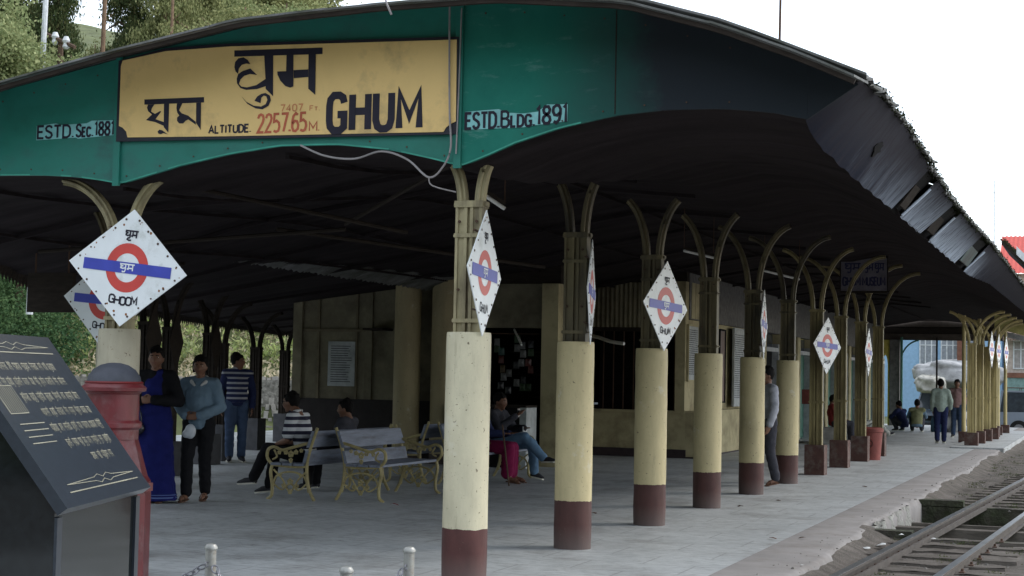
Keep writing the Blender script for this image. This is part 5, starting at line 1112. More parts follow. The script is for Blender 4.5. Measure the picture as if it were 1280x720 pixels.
            chain_c(b, [(pv+V3((.02, .02, .05)), .15*h), (ch+V3((0, .03, 0)), .125*h), (nk+V3((-.06, .03, -.03)), .06*h)])
        elif kind == 'skirt':
            a_ = (J['hpR']+J['hpL'])/2; k_ = (J['knR']+J['knL'])/2; n_ = (J['anR']+J['anL'])/2
            for dx in (-.09, 0, .09): chain_c(b, [(a_+V3((dx*.7, 0, 0)), .10*h), (k_+V3((dx, -.02, -.03)), .095*h), (n_+V3((dx*1.1, -.04, .06)), .09*h)])
        elif kind == 'collar':
            for s in (-1, 1): chain_c(b, [(nk+V3((.02*s, -.06, .035))*h, .018*h), (nk+V3((.075*s, -.02, .02))*h, .022*h), (nk+V3((.085*s, .06, -.03))*h, .024*h), (nk+V3((.04*s, .11, -.07))*h, .016*h)], 8)
            mv = vox*.9
        elif kind == 'cuffs':
            for s in ('R', 'L'): sh, el, wr = J['sh'+s], J['el'+s], J['wr'+s]; capsule(b, el.lerp(wr, .88), el.lerp(wr, .96), .046*h, .044*h)
        o = fuse(b, nm, m, t, mv, 3)
        hemz = {'shirt': pv.z-.075*h, 'tee': pv.z-.07*h, 'jacket': pv.z-.11*h, 'vest': pv.z-.02*h}.get(kind)
        # cloth folds: gentle real relief
        me = o.data; n = len(me.vertices); co = np.empty(n*3); me.vertices.foreach_get('co', co); co = co.reshape(-1, 3); no = np.empty(n*3); me.vertices.foreach_get('normal', no); no = no.reshape(-1, 3)
        sd_ = loc[0]*7; am = .004*h; f = np.sin(co[:, 2]*52+np.sin(co[:, 0]*23+sd_)*2+np.sin(co[:, 1]*19)*1.6)*np.sin(co[:, 0]*17+co[:, 2]*9+sd_)
        co = co+no*(am*f)[:, None]
        if hemz is not None: mk = (co[:, 2] < hemz) & (np.hypot(co[:, 0]-pv.x, co[:, 1]-pv.y) < .17*h); co[mk, 2] = hemz+(co[mk, 2]-hemz)*.08
        me.vertices.foreach_set('co', co.ravel()); me.update()
    for s in ('R', 'L'):
        an, ft = J['an'+s], J['ft'+s]; b = MB(); d = (ft-an); d.z = 0; d = d.normalized() if d.length > .01 else V3((0, 1, 0)); low = min(an.z-.08*h, ft.z-.035*h); L = 1.0
        dn = (ft-an).normalized()
        if shoes == 'shoe':
            capsule(b, an-V3((0, 0, .015*h))-d*.02*h, an.lerp(ft, .6)+V3((0, 0, .004)), .044*h, .042*h); capsule(b, an.lerp(ft, .5), ft+d*.015*h, .043*h, .030*h); o = fuse(b, 'shoe', M['shoe'], t, vox*1.1, 2)
            b = MB(); sq = V3((-d.y, d.x, 0)); base_a = an-V3((0, 0, .055*h))-d*.045*h; base_f = ft-V3((0, 0, .026*h))+d*.035*h
            for tt, w_ in ((0, .032), (.3, .036), (.7, .044), (1, .026)): pass
            vs = []
            for tt, w_ in ((0, .026), (.12, .037), (.4, .037), (.75, .047), (.93, .040), (1, .02)):
                c = base_a.lerp(base_f, tt)
                for dz in (0, .02*h):
                    for sg in (-1, 1): vs.append(c+sq*w_*h*sg+V3((0, 0, dz)))
            fs = []
            for i in range(5): a = 4*i; fs += [(a, a+1, a+5, a+4), (a+2, a+6, a+7, a+3), (a, a+4, a+6, a+2), (a+1, a+3, a+7, a+5)]
            fs += [(0, 2, 3, 1), (20, 21, 23, 22)]; b.add(vs, fs); b.build('sole', M['sole'], o)
        else:
            sq = V3((-d.y, d.x, 0)); a0 = an-V3((0, 0, .062*h))-d*.04*h; a1 = ft-V3((0, 0, .032*h))+d*.03*h; vs = []
            for tt, w_ in ((0, .026), (.4, .033), (.8, .042), (1, .02)):
                c = a0.lerp(a1, tt)
                for dz in (0, .015*h):
                    for sg in (-1, 1): vs.append(c+sq*w_*h*sg+V3((0, 0, dz)))
            fs = [f for i in range(3) for f in [(4*i, 4*i+1, 4*i+5, 4*i+4), (4*i+2, 4*i+6, 4*i+7, 4*i+3), (4*i, 4*i+4, 4*i+6, 4*i+2), (4*i+1, 4*i+3, 4*i+7, 4*i+5)]]+[(0, 2, 3, 1), (12, 13, 15, 14)]
            b.add(vs, fs); c = an.lerp(ft, .72); b.tube([c+sq*.043*h-V3((0, 0, .02)), c+sq*.02*h+V3((0, 0, .026)), c-sq*.02*h+V3((0, 0, .026)), c-sq*.043*h-V3((0, 0, .02))], .007*h, 6); b.build('sandal', M['sandal'], t, smooth=False)
    if extras: extras(t, HP, J, h)
    return t
def stand(**k):
    J = dict(pelvis=(0, 0, .94), chest=(0, 0, 1.23), neck=(0, 0, 1.40), head=(0, .02, 1.545), shR=(.17, 0, 1.35), shL=(-.17, 0, 1.35), elR=(.21, -.02, 1.08), elL=(-.21, -.02, 1.08), wrR=(.20, .05, .85), wrL=(-.20, .05, .85),
             hpR=(.085, 0, .90), hpL=(-.085, 0, .90), knR=(.09, .02, .49), knL=(-.09, .02, .49), anR=(.09, -.01, .085), anL=(-.09, -.01, .085), ftR=(.11, .14, .035), ftL=(-.11, .14, .035)); J.update(k); return J
def faceto(x, y, off=0): return math.atan2(-(CAM.x-x), CAM.y-y)+off     # turn towards the platform entrance where the viewer stands
# woman in the sari
def bagx(t, HP, J, h):
    b = MB(); b.ball((.20, .18, .86), (.15, .07, .10), 14); b.box(.08, .32, .14, .22, .83, .93); bg = fuse(b, 'handbag', M['bag'], t, .012, 2)
    b = MB(); b.tube(spline([(.1, .17, .93), (.12, .17, 1.08), (.2, .19, 1.13), (.3, .17, 1.05), (.3, .17, .93)], 4), .009, 6); b.build('strap', M['bag'], bg)
    b = MB(); b.lathe([(.292, .06), (.29, .075)], 40, cap=False, sx=1, sy=.8, o=(0, 0, 0)); b.lathe([(.290, .095), (.288, .103)], 40, cap=False, sx=1, sy=.8); b.build('sari_border', M['sariedge'], t)
J = stand(elR=(.26, -.02, 1.09), wrR=(.09, .20, 1.09), elL=(-.26, -.02, 1.09), wrL=(-.05, .22, 1.10), knR=(.09, .06, .49))
person('woman in black cardigan and royal blue sari, hands clasped, left of the pair', (-5.85, 4.82, 0), faceto(-5.85, 4.82, -.35), J, (.15, -.02), [('sari', 'sari', M['sariblue']), ('cardigan', 'jacket', M['blackcloth'])], H=1.085, hair='bun', shoes='sandal', female=True,
       hands={'R': (V3((-1, .2, .05)), V3((0, 1, 0)), V3((0, 0, 1)), .9), 'L': (V3((1, .2, 0)), V3((0, 1, 0)), V3((0, 0, 1)), .9)}, extras=bagx)
# companion in the grey blue jacket, walking
def bagy(t, HP, J, h):
    b = MB(); b.ball((.05, .20, .83), (.07, .05, .09), 12); b.ball((.09, .20, .80), (.06, .05, .05), 10); fuse(b, 'plastic_bag', M['plasticbag'], t, .012, 1)
J = stand(elR=(.24, -.03, 1.08), wrR=(.12, .17, .98), elL=(-.24, -.03, 1.08), wrL=(-.04, .19, .98), knR=(.10, .10, .50), anR=(.10, .10, .085), ftR=(.12, .25, .035), anL=(-.06, -.14, .10), ftL=(-.06, 0, .035), knL=(-.07, -.03, .49))
person('short-haired person in grey-blue jacket with white collar and black trousers', (-5.50, 5.22, 0), faceto(-5.5, 5.22, -.25), J, (.1, -.05), [('trousers', 'trousers', M['trouserblack']), ('jacket', 'jacket', M['denimjacket']), ('collar', 'collar', M['whitecloth'])], H=1.03, shoes='sandal', hair='bob', female=True,
       hands={'R': (V3((-1, .4, -.1)), V3((0, 1, .3)), V3((0, 0, 1)), .9), 'L': (V3((1, .3, -.1)), V3((0, 1, .3)), V3((0, 0, 1)), .9)}, extras=bagy)
J = stand(elR=(.24, -.05, 1.08), elL=(-.24, -.04, 1.08), wrR=(.24, .02, .84), wrL=(-.23, .05, .84), knR=(.10, .05, .49))
person('young man in navy striped sweater and jeans looking right, farthest of three standing', (-9.25, 12.6, 0), faceto(-9.25, 12.6, .1), J, (1.25, 0), [('jeans', 'trousers', M['denim']), ('jacket', 'shirt', M['navy']), ('sweater', 'vest', M['sweater'])], H=1.11, vox=.013)
# seated figures: pelvis at the seat
def sit(**k):
    J = dict(pelvis=(0, -.02, .53), chest=(0, -.06, .80), neck=(0, -.06, .97), head=(0, -.02, 1.11), shR=(.17, -.06, .93), shL=(-.17, -.06, .93), elR=(.23, .04, .68), elL=(-.23, .04, .68), wrR=(.10, .26, .62), wrL=(-.10, .26, .62),
             hpR=(.09, 0, .52), hpL=(-.09, 0, .52), knR=(.12, .42, .52), knL=(-.12, .42, .52), anR=(.12, .45, .09), anL=(-.12, .45, .09), ftR=(.13, .60, .035), ftL=(-.13, .60, .035)); J.update(k); return J
def shades(t, HP, J, h):
    b = MB()
    for s in (-1, 1): b.ball(HP(.033*s, .092, .012), (.026*h, .010*h, .020*h), 10); b.tube([HP(.058*s, .082, .016), HP(.08*s, .0, .014)], .004, 5)
    b.tube([HP(-.012, .1, .018), HP(.012, .1, .018)], .004, 5); b.build('sunglasses', M['bag'], t)
J = sit(pelvis=(0, -.02, .54), chest=(0, .06, .84), neck=(0, .12, 1.01), head=(0, .20, 1.14), shR=(.17, .10, .96), shL=(-.17, .10, .96), elR=(.22, .12, .69), elL=(-.22, .12, .69), wrR=(.10, .30, .62), wrL=(-.10, .32, .64),
        knR=(.10, .44, .56), knL=(-.08, .46, .58), anR=(.10, .52, .10), ftR=(.11, .68, .04), anL=(-.06, .66, .20), ftL=(-.06, .83, .15))
person('man in black and white striped polo and sunglasses seated on bench facing left', (-4.72, 6.42, 0), PI/2, J, (0, -.12), [('trousers', 'trousers', M['trouserblack']), ('polo_shirt', 'tee', M['polo']), ('collar', 'collar', M['whitecloth'])], H=1.03, extras=shades)
J = sit(); person('dim figure seated behind the empty bench, only dark hair and face visible', (-4.75, 7.55, 0), PI/2, J, (.2, -.1), [('trousers', 'trousers', M['trouserblack']), ('jacket', 'jacket', M['charcoal'])], H=.98)
def phone(t, HP, J, h):
    b = MB(); b.box(-.02, .06, .30, .31, .94, 1.07); b.build('phone', M['bag'], t, smooth=False)
    b = MB(); b.box(-.16, -.04, .34, .36, .72, .80); b.build('paper_packet', M['paper'], t, smooth=False)
J = sit(elR=(.22, .10, .74), wrR=(.06, .27, .92), elL=(-.22, .10, .72), wrL=(-.08, .34, .74), knR=(.10, .44, .62), anR=(.02, .72, .32), ftR=(.02, .86, .30), knL=(-.10, .46, .52), anL=(-.1, .5, .1))
person('man in jeans with one leg crossed, holding a phone to his mouth beside the stall', (-3.98, 11.35, 0), -PI/2-.15, J, (-.1, -.1), [('jeans', 'trousers', M['denimlight']), ('jacket', 'shirt', M['charcoal'])], H=1.05, vox=.012, extras=phone)
J = sit(elR=(.22, .1, .72), wrR=(.10, .34, .72), wrL=(-.12, .36, .72), knR=(.1, .44, .54), knL=(-.1, .44, .54))
person('seated person in magenta skirt holding a stick, half hidden by the nearest column', (-3.95, 10.55, 0), -PI/2, J, (.2, -.05), [('skirt', 'skirt', M['magenta']), ('blouse', 'shirt', M['navy'])], H=1.0, vox=.012, hair='bun', female=True, shoes='sandal')
b = MB(); b.tube([(-3.55, 10.25, .85), (-3.32, 9.95, .01)], .012, 6); tag(b.build('walking_stick', M['bark']), 'thin walking stick leaning forward beside the magenta skirt', 'stick')
# walking man between the fifth and sixth columns
J = stand(elR=(.22, -.06, 1.09), elL=(-.24, .02, 1.09), wrR=(.23, .0, .86), wrL=(-.25, .10, .86), anR=(.09, .12, .09), ftR=(.10, .26, .04), knR=(.09, .10, .5), anL=(-.09, -.10, .10), ftL=(-.09, .04, .035), knL=(-.09, 0, .49))
person('man in light grey sweatshirt and dark trousers stepping out behind the fifth column', (-.14, 12.35, 0), PI*.72, J, (0, -.05), [('trousers', 'trousers', M['charcoal']), ('sweatshirt', 'jacket', M['greyshirt'])], H=1.06, vox=.012, shoes='sandal')
J = stand(anR=(.09, .12, .09), ftR=(.1, .26, .04), anL=(-.09, -.14, .1), ftL=(-.09, 0, .04), elR=(.25, -.03, 1.1), wrR=(.24, .12, .9))
person('man in pale sage sweater walking away along the platform', (.55, 32.1, 0), .15, J, (0, 0), [('trousers', 'trousers', M['navy']), ('sweater', 'jacket', M['sage'])], H=1.02, vox=.018, face=False)
J = stand(anR=(.09, .1, .09), ftR=(.1, .24, .04)); person('man in dusty pink shirt and jeans walking towards the viewer far down the platform', (.50, 37.8, 0), faceto(.5, 37.8, -.2), J, (.1, 0), [('jeans', 'trousers', M['denim']), ('shirt', 'shirt', M['pinkshirt'])], H=1.03, vox=.018)
def squat(**k):
    J = dict(pelvis=(0, -.05, .24), chest=(0, .06, .50), neck=(0, .12, .68), head=(0, .18, .82), shR=(.17, .10, .64), shL=(-.17, .10, .64), elR=(.25, .24, .44), elL=(-.25, .24, .44), wrR=(.14, .42, .42), wrL=(-.14, .42, .42),
             hpR=(.09, -.02, .24), hpL=(-.09, -.02, .24), knR=(.17, .34, .46), knL=(-.17, .34, .46), anR=(.13, .12, .08), anL=(-.13, .12, .08), ftR=(.15, .28, .035), ftL=(-.15, .28, .035)); J.update(k); return J
person('man in khaki waistcoat and grey sleeves squatting with his back to the viewer', (-1.10, 42.0, 0), .1, squat(), (0, -.1), [('trousers', 'trousers', M['charcoal']), ('shirt', 'shirt', M['denimjacket']), ('waistcoat', 'vest', M['khaki'])], H=1.12, vox=.02, face=False)
person('squatting figure in navy left of the man in khaki waistcoat', (-1.62, 42.6, 0), .9, squat(), (.3, -.2), [('trousers', 'trousers', M['charcoal']), ('jacket', 'jacket', M['navy'])], H=1.05, vox=.02, face=False)
J = sit(pelvis=(0, 0, .18), chest=(0, -.05, .45), neck=(0, -.04, .62), head=(0, 0, .76), shR=(.17, -.04, .58), shL=(-.17, -.04, .58), elR=(.24, .08, .38), elL=(-.24, .08, .38), wrR=(.14, .25, .45), wrL=(-.14, .25, .45), hpR=(.09, .03, .16), hpL=(-.09, .03, .16), knR=(.12, .42, .42), knL=(-.12, .44, .36), anR=(.1, .75, .10), ftR=(.1, .85, .14), anL=(-.1, .82, .10), ftL=(-.1, .92, .14))
person('person in cream clothes sitting on the platform with legs stretched out', (-1.95, 35.2, 0), -1.2, J, (0, 0), [('trousers', 'trousers', M['creamcloth']), ('shirt', 'shirt', M['creamcloth'])], H=1.05, vox=.02, face=False)
person('seated figure in dull red behind the last iron posts', (-1.9, 30.0, 0), -1.2, sit(), (.1, -.2), [('trousers', 'trousers', M['charcoal']), ('shirt', 'shirt', M['redcloth'])], H=1.0, vox=.02, face=False)
b = MB(); b.box(-2.35, -1.75, 29.2, 30.8, 0, .40); tag(b.build('stone_ledge', M['stone'], smooth=False), 'low ledge under the seated figure in dull red', 'ledge')

# ================================================================== TOWN AT THE FAR END
def window(par, x, y, z, w, h, cols, rows, fm, gm=None):
    f = MB(); t = .06
    f.box(x, x+w, y-.06, y, z, z+t); f.box(x, x+w, y-.06, y, z+h-t, z+h); f.box(x, x+t, y-.06, y, z+t, z+h-t); f.box(x+w-t, x+w, y-.06, y, z+t, z+h-t)
    for i in range(1, cols): xx = x+w*i/cols; f.box(xx-.03, xx+.03, y-.055, y, z+t, z+h-t)
    for j in range(1, rows): zz = z+h*(1-.32) if rows == 2 else z+h*j/rows; f.box(x+t, x+w-t, y-.05, y-.003, zz-.025, zz+.025)
    o = f.build('window', fm, par, smooth=False); b = MB(); b.box(x+t, x+w-t, y-.02, y-.008, z+t, z+h-t); b.build('pane', gm or M['glass'], o, smooth=False); return o
bb = thing('blue_building', 'sky-blue building with white framed windows seen through the far opening', 'building')
part('wall', M['bluewall'], -8, -.6, 80, 88, -1.2, 8.5, par=bb)
for i in range(3): window(bb, -5.0+i*1.15, 80, 2.55, .98, 1.75, 3, 2, M['whiteframe'], mat('pale_curtain', (.25, .27, .30), .5))
part('band', M['whiteframe'], -5.3, -.7, 79.92, 80-.001, 2.30, 2.42, par=bb); part('wall_poster', M['denimlight'], -4.5, -3.9, 79.95, 79.99, 1.35, 2.1, par=bb); part('wall_poster', M['navy'], -3.7, -3.1, 79.95, 79.99, 1.3, 2.15, par=bb); part('timber_post', M['brownpaint'], -2.95, -2.7, 79.6, 79.9, -1, 5, par=bb)
yb = thing('yellow_building', 'yellow walled house with a sloping tin roof left of the blue building', 'building'); part('wall', M['yelwall'], -14, -7.2, 92, 98, -1.5, 6.5, par=yb)
b = MB(); b.add([(-14, 88, 3.0), (-6.4, 88, 2.6), (-6.4, 92, 3.6), (-14, 92, 4.0), (-14, 88, 2.9), (-6.4, 88, 2.5), (-6.4, 92, 3.5), (-14, 92, 3.9)], [(0, 1, 2, 3), (7, 6, 5, 4), (0, 4, 5, 1)]); b.build('tin_roof', M['roof'], yb, smooth=False)
part('lean_to_wall', M['greywall'], -14, -6.5, 88.3, 92, -1.5, 2.6, par=yb)
hs = thing('timber_house', 'pale house with brown timber bands and rusty scalloped roof at the right edge', 'house')
part('wall', M['pinkwall'], .25, 9, 67, 74, -1.2, 4.1, par=hs); part('timber_band', M['brownpaint'], .2, 9, 66.9, 66.998, 1.95, 2.18, par=hs); part('timber_band', M['brownpaint'], .2, 9, 66.9, 66.998, .7, 1.05, par=hs); part('lower_panel', M['seagreen'], .25, 9, 66.95, 66.998, 1.06, 1.94, par=hs)
for i in range(4): window(hs, .62+i*1.35, 67, 2.35, 1.05, 1.35, 3, 2, M['whiteframe'], mat('pale_curtain', (.30, .28, .27), .5)); part('timber_post', M['brownpaint'], 1.98+i*1.35-.06, 1.98+i*1.35+.06, 66.86, 66.9, .7, 2.2, par=hs)
part('shop_shade', M['dark'], .3, 9, 66.8, 66.99, -.8, .69, par=hs)
b = MB(); b.grid(lambda u, v: (-.1+9*u, 66.2+4*v, 4.0+1.5*v+.03*math.cos(u*9*2*PI/.25)), 200, 1); b.build('sheet_roof', M['brownroof'], hs, ang=70)
b = MB(); vs = []; fs = []
for i in range(70): x = -.1+i*.13; b.prism([(x, 3.98), (x, 3.75), (x+.065, 3.62), (x+.13, 3.75), (x+.13, 3.98)], 66.15, 66.17)
b.build('scalloped_fascia', M['brownroof'], hs, smooth=False)
rr = thing('red_roofed_building', 'building with a bright red roof rising behind the canopy eave', 'building'); part('wall', M['pinkwall'], -1.5, 12, 104, 112, -1.5, 9.3, par=rr)
b = MB(); b.grid(lambda u, v: (-2.2+14.5*u, 103.4+5*v, 9.3+3.0*v+.03*math.cos(u*14.5*2*PI/.3)), 200, 1); b.build('roof', M['redroof'], rr, ang=70)
b = MB(); b.add([(-2.2, 103.4, 9.2), (-2.2, 113, 9.2), (-2.2, 108.4, 12.4)], [(0, 1, 2)]); b.build('gable', M['redroof'], rr, smooth=False)
mh = thing('mossy_gabled_house', 'small house with mossy dark roof and white bargeboards beyond the eave', 'house')
part('wall', M['whitewash'], .3, 6.4, 79.2, 85, -1, 7.0, par=mh)
Kx = lambda v: ((v[0]-4.53)*1.3+4.53, (v[1]+11.33)*1.3-11.33, (v[2]-1.55)*1.3+1.55)
b = MB(); b.add([(.6, 58, 7.6), (3.6, 58, 4.6), (3.6, 64, 4.6), (.6, 64, 7.6), (.6, 58, 7.45), (3.6, 58, 4.45), (3.6, 64, 4.45), (.6, 64, 7.45)], [(0, 1, 2, 3), (7, 6, 5, 4), (0, 4, 5, 1), (1, 5, 6, 2)]); b.v = [Kx(v) for v in b.v]; b.build('roof', M['darkwood'], mh, smooth=False)
b = MB(); b.add([(1.2, 57.9, 7.35), (3.75, 57.9, 4.75), (3.75, 57.9, 4.45), (1.2, 57.9, 7.0), (1.2, 57.85, 7.35), (3.75, 57.85, 4.75), (3.75, 57.85, 4.45), (1.2, 57.85, 7.0)], [(0, 1, 2, 3), (7, 6, 5, 4), (0, 4, 5, 1), (3, 2, 6, 7)]); b.v = [Kx(v) for v in b.v]; b.build('bargeboard', M['whiteframe'], mh, smooth=False)
pts = np.stack([.6+(k_ := rng.random(5000))*3.0, rng.uniform(58, 60, 5000), 7.66-k_*3.0], 1); pts += rng.normal(0, .05, pts.shape); pts = np.array([Kx(v) for v in pts]); stuff(put('roof_moss', leafcloud('roof_moss', pts, .11, M['moss'], seed=8), mh))
b = MB()
for i in range(26): x = 2.0+i*.06; z = 4.62-i*.012; h_ = .26+.1*math.sin(i*2.1); b.prism([(x, z), (x, z-h_), (x+.03, z-h_-.09), (x+.058, z-h_), (x+.058, z-.012)], 40.0, 40.02)
tag(b.build('lace_bargeboard', M['tarp'], smooth=False), 'white fretted board hanging at the far right end of the eave', 'trim board')
t = thing('yellow_fascia_sign', 'yellow curved board with a white lower band above the far corner posts', 'board')
b = MB(); cu = [(1.15+i*.14, 3.42-.30*(i/9)**1.6) for i in range(10)]; b.prism([(x, z) for x, z in cu]+[(2.41, 4.3), (1.15, 4.3)], 44.4, 44.44); b.build('yellow_face', mat('lemon_board', (.60, .55, .22), .7), t, smooth=False)
b = MB(); b.prism([(x, z-.02) for x, z in cu]+[(x, z-.20) for x, z in cu[::-1]], 44.36, 44.40); b.build('white_band', M['tarp'], t, smooth=False)
# vehicles
def car(label, loc, rz, paint, L=4.3, Wd=1.7, Hh=1.75, name='parked_car', grp='cars parked beyond the platform', rack=True, cat='car'):
    t = thing(name, label, cat, loc, rz, grp); w = Wd/2
    low = [(-L/2, .35), (-L/2, .80), (-L/2+.08, .98), (L/2-1.15, 1.02), (L/2-.12, .90), (L/2, .72), (L/2, .35)]
    b = MB(); n = len(low)
    for s in (0,): 
        vs = [(x, -w*(1 if .3 < z < .9 else .95), z) for x, z in low]+[(x, w*(1 if .3 < z < .9 else .95), z) for x, z in low]; b.add(vs, [tuple(range(n))[::-1], tuple(range(n, 2*n))]+[(i, (i+1) % n, (i+1) % n+n, i+n) for i in range(n)])
    for x in (-L/2+.85, L/2-.85):
        for s in (-1, 1): b.tube(arc((x, .34), .42, 0, 180, 12, off=0), .03, 5) if 0 else None
    b.build('body', paint, t, ang=30)
    top = [(-L/2+.10, .99), (-L/2+.22, Hh), (L/2-1.75, Hh), (L/2-1.15, 1.03)]
    b = MB(); vs = [(x, -w*(.94 if z < 1.1 else .80), z) for x, z in top]+[(x, w*(.94 if z < 1.1 else .80), z) for x, z in top]; b.add(vs, [(3, 2, 1, 0), (4, 5, 6, 7), (0, 1, 5, 4), (1, 2, 6, 5), (2, 3, 7, 6)]); b.build('cabin', M['glass'], t, smooth=False)
    b = MB(); 
    b.box(-L/2+.20, L/2-1.72, -w*.82, w*.82, Hh-.01, Hh+.05)
    for s in (-1, 1):
        for x0, x1 in ((-L/2+.12, -L/2+.24), (-.75, -.75), (.10, .10), (L/2-1.18, L/2-1.74)):
            b.tube([(x0, s*w*.95, 1.0), (x1, s*w*.82, Hh)], .05, 4)
    b.build('roof', paint, t, ang=30)
    for x in (-L/2+.85, L/2-.85):
        for s in (-1, 1):
            y0 = s*(w-.10); b = MB(); b.v = []; b.cyl((x, y0-.1*s, .34), (x, y0+.11*s, .34), .34, n=20); ty = b.build('wheel', M['tyre'], t, ang=40); b = MB(); b.cyl((x, y0+.10*s, .34), (x, y0+.125*s, .34), .19, n=14); b.build('rim', M['rim'], ty, ang=40)
    for s in (-1, 1): b = MB(); b.ball((L/2-.02, s*w*.68, .74), (.05, .14, .09), 10); b.build('headlight', M['whiteframe'], t); b = MB(); b.box(-L/2-.02, -L/2+.02, s*w*.8-.07, s*w*.8+.07, .6, .9); b.build('tail_light', M['binred'], t, smooth=False)
    b = MB(); b.box(L/2-.02, L/2+.08, -w*.95, w*.95, .36, .52); b.build('bumper', M['charcoal'], t, smooth=False); b = MB(); b.box(L/2-.01, L/2+.03, -w*.48, w*.48, .60, .80); b.build('grille', M['dark'], t, smooth=False)
    if rack:
        b = MB()
        for s in (-1, 1): b.tube([(-L/2+.3, s*w*.72, Hh+.16), (L/2-1.8, s*w*.72, Hh+.16)], .02, 5)
        for i in range(5): x = -L/2+.35+i*(L-2.2)/4; b.tube([(x, -w*.72, Hh+.16), (x, w*.72, Hh+.16)], .015, 5); b.tube([(x, -w*.72, Hh+.04), (x, -w*.72, Hh+.16)], .015, 4); b.tube([(x, w*.72, Hh+.04), (x, w*.72, Hh+.16)], .015, 4)
        b.build('roof_rack', M['rust'], t)
    return t
car('silver-grey jeep with roof rack parked behind the track at the right edge', (2.85, 53.5, -.42), 0, M['cargrey'])
car('blue-grey jeep facing the platform under the tarpaulin bundles', (-1.75, 57.5, -.50), -PI/2-.15, M['carblue'])
car('white car mostly hidden behind the far corner posts', (1.9, 58.5, -.50), PI, mat('white_car_paint', (.5, .5, .52), .3, bmp=0), rack=False)
def bundle(name, label, c, r, m, seed, cat):
    from mathutils import noise as N_
    b = MB(); nu, nv = 56, 30
    def fn(u, v):
        a = 2*PI*u; e = PI*(v-.5); n = N_.noise(Vector((math.cos(a)*2.2+seed*7, math.sin(a)*2.2, e*1.6)))*.30+N_.noise(Vector((math.cos(a)*6, math.sin(a)*6+seed, e*5)))*.05
        k = (1+n); q = abs(math.cos(e))**.55; h = math.copysign(abs(math.sin(e))**.6, math.sin(e))
        ca = math.copysign(abs(math.cos(a))**.7, math.cos(a)); sa = math.copysign(abs(math.sin(a))**.7, math.sin(a))
        return (c[0]+r[0]*ca*q*k, c[1]+r[1]*sa*q*k, c[2]+r[2]*h*(k if h > 0 else 1))
    b.grid(fn, nu, nv); return tag(b.build(name, m, ang=70), label, cat)
bundle('tarpaulin_bundle', 'long white tarpaulin bundle heaped on the jeep roof behind the walking men', (-1.1, 57.2, 1.95), (1.7, 1.0, .55), M['tarp'], 1, 'tarpaulin'); bundle('tarpaulin_bundle', 'grey cloth bundle at the left of the tarpaulin heap', (-2.0, 55.5, 1.55), (.55, .6, .35), M['sack'], 2, 'tarpaulin')
bundle('white_sack', 'full white sack standing between the two distant walking men', (.02, 43.2, .30), (.34, .3, .42), M['tarp'], 3, 'sack'); bundle('blue_bundle', 'blue cloth bundle on the ground beside the man in khaki', (-.55, 43.4, .2), (.22, .25, .35), M['denimlight'], 4, 'bundle')
# poles and masts
def polething(name, label, cat, p0, p1, r, m, arms=()):
    t = thing(name, label, cat, p0); b = MB(); b.cyl((0, 0, 0), tuple(Vector(p1)-Vector(p0)), r, r*.7, 8); b.build('pole', m, t)
    for a, q, rr_ in arms: b = MB(); b.cyl(tuple(Vector(a)-Vector(p0)), tuple(Vector(q)-Vector(p0)), rr_, n=6); b.build('crossarm', m, t)
    return t
polething('radio_mast', 'thin dark mast rising above the roof ridge against the sky', 'mast', (-6.9, 47.7, 4.6), (-6.75, 47.7, 19), .06, M['rust'])
polething('roof_antenna', 'pale thin antenna above the red roof', 'antenna', (-1.16, 82, 8.5), (-1.16, 82, 13.1), .045, M['whiteframe'], [((-1.35, 82, 12.4), (-.97, 82, 12.4), .02)])
polething('utility_pole', 'white utility pole among the trees at upper left', 'pole', (-23.5, 25.8, 3), (-23.3, 25.8, 13.5), .10, M['whiteframe'], [((-23.3, 25.7, 12.9), (-22.9, 25.7, 12.8), .03)])
t = thing('insulator_crossarm', 'wooden crossarm carrying white insulators above the roof verge', 'crossarm', (-23, 26, 10.6)); b = MB(); b.cyl((-.55, 0, .38), (.55, 0, -.1), .06, n=6); b.build('beam', M['bark'], t)
for x, z in ((-.12, .16), (.25, .02)): b = MB(); b.lathe([(.05, -.16), (.10, -.1), (.07, 0), (.11, .08), (.06, .2)], 10, o=(x, 0, z)); b.build('insulator', M['whiteframe'], t)
b = MB(); b.cyl((0, .1, -6.5), (0, .1, .15), .08, n=8); b.build('pole', M['bark'], t)

# ================================================================== HILLSIDE AND TREES
def hillpt(s, t_): x = 4.5-.56*s+.83*t_; y = -11.3+.83*s+.56*t_; return x, y
def scatter(n, s0, s1, t0, t1, h, seed):
    r = np.random.default_rng(seed); out = []
    for _ in range(n):
        s = s0+(s1-s0)*r.random()**1.3; q = t0+(t1-t0)*r.random(); x, y = hillpt(s, q); out.append((x, y, hill_z(x, y)+h*r.random()))
    return np.array(out)
P1 = scatter(1200, 48, 62, -14, -1.4, 0, 1); acc = []
for p in P1: k = rng.normal(0, 1, (130, 3))*(.55, .55, .42); acc.append(p+k+(0, 0, .55))
stuff(put('hillside_ivy', leafcloud('hillside_ivy', np.concatenate(acc), .105, M['ivy'], seed=2, asp=.7)))['label'] = 'dense dark green climbing foliage on the bank at the left'
for P, m, nm, sz, sd_ in ((scatter(32000, 49, 70, -2.2, 22, .55, 3), M['grass'], 'hillside_grass', .22, 5), (scatter(9000, 47.6, 52, -2, 22, .3, 4), M['drygrass'], 'hillside_dry_grass', .2, 6)):
    stuff(put(nm, leafcloud(nm, P, sz, m, seed=sd_, asp=.35)))['label'] = 'rough grass and small flowers covering the slope behind the station'
P2 = scatter(220, 49, 66, -2, 20, .2, 9); acc = [p+rng.normal(0, 1, (40, 3))*(.35, .35, .28)+(0, 0, .35) for p in P2]
stuff(put('hillside_shrubs', leafcloud('hillside_shrubs', np.concatenate(acc), .16, M['leaflight'], seed=12)))['label'] = 'small leafy shrubs dotted over the grassy slope'
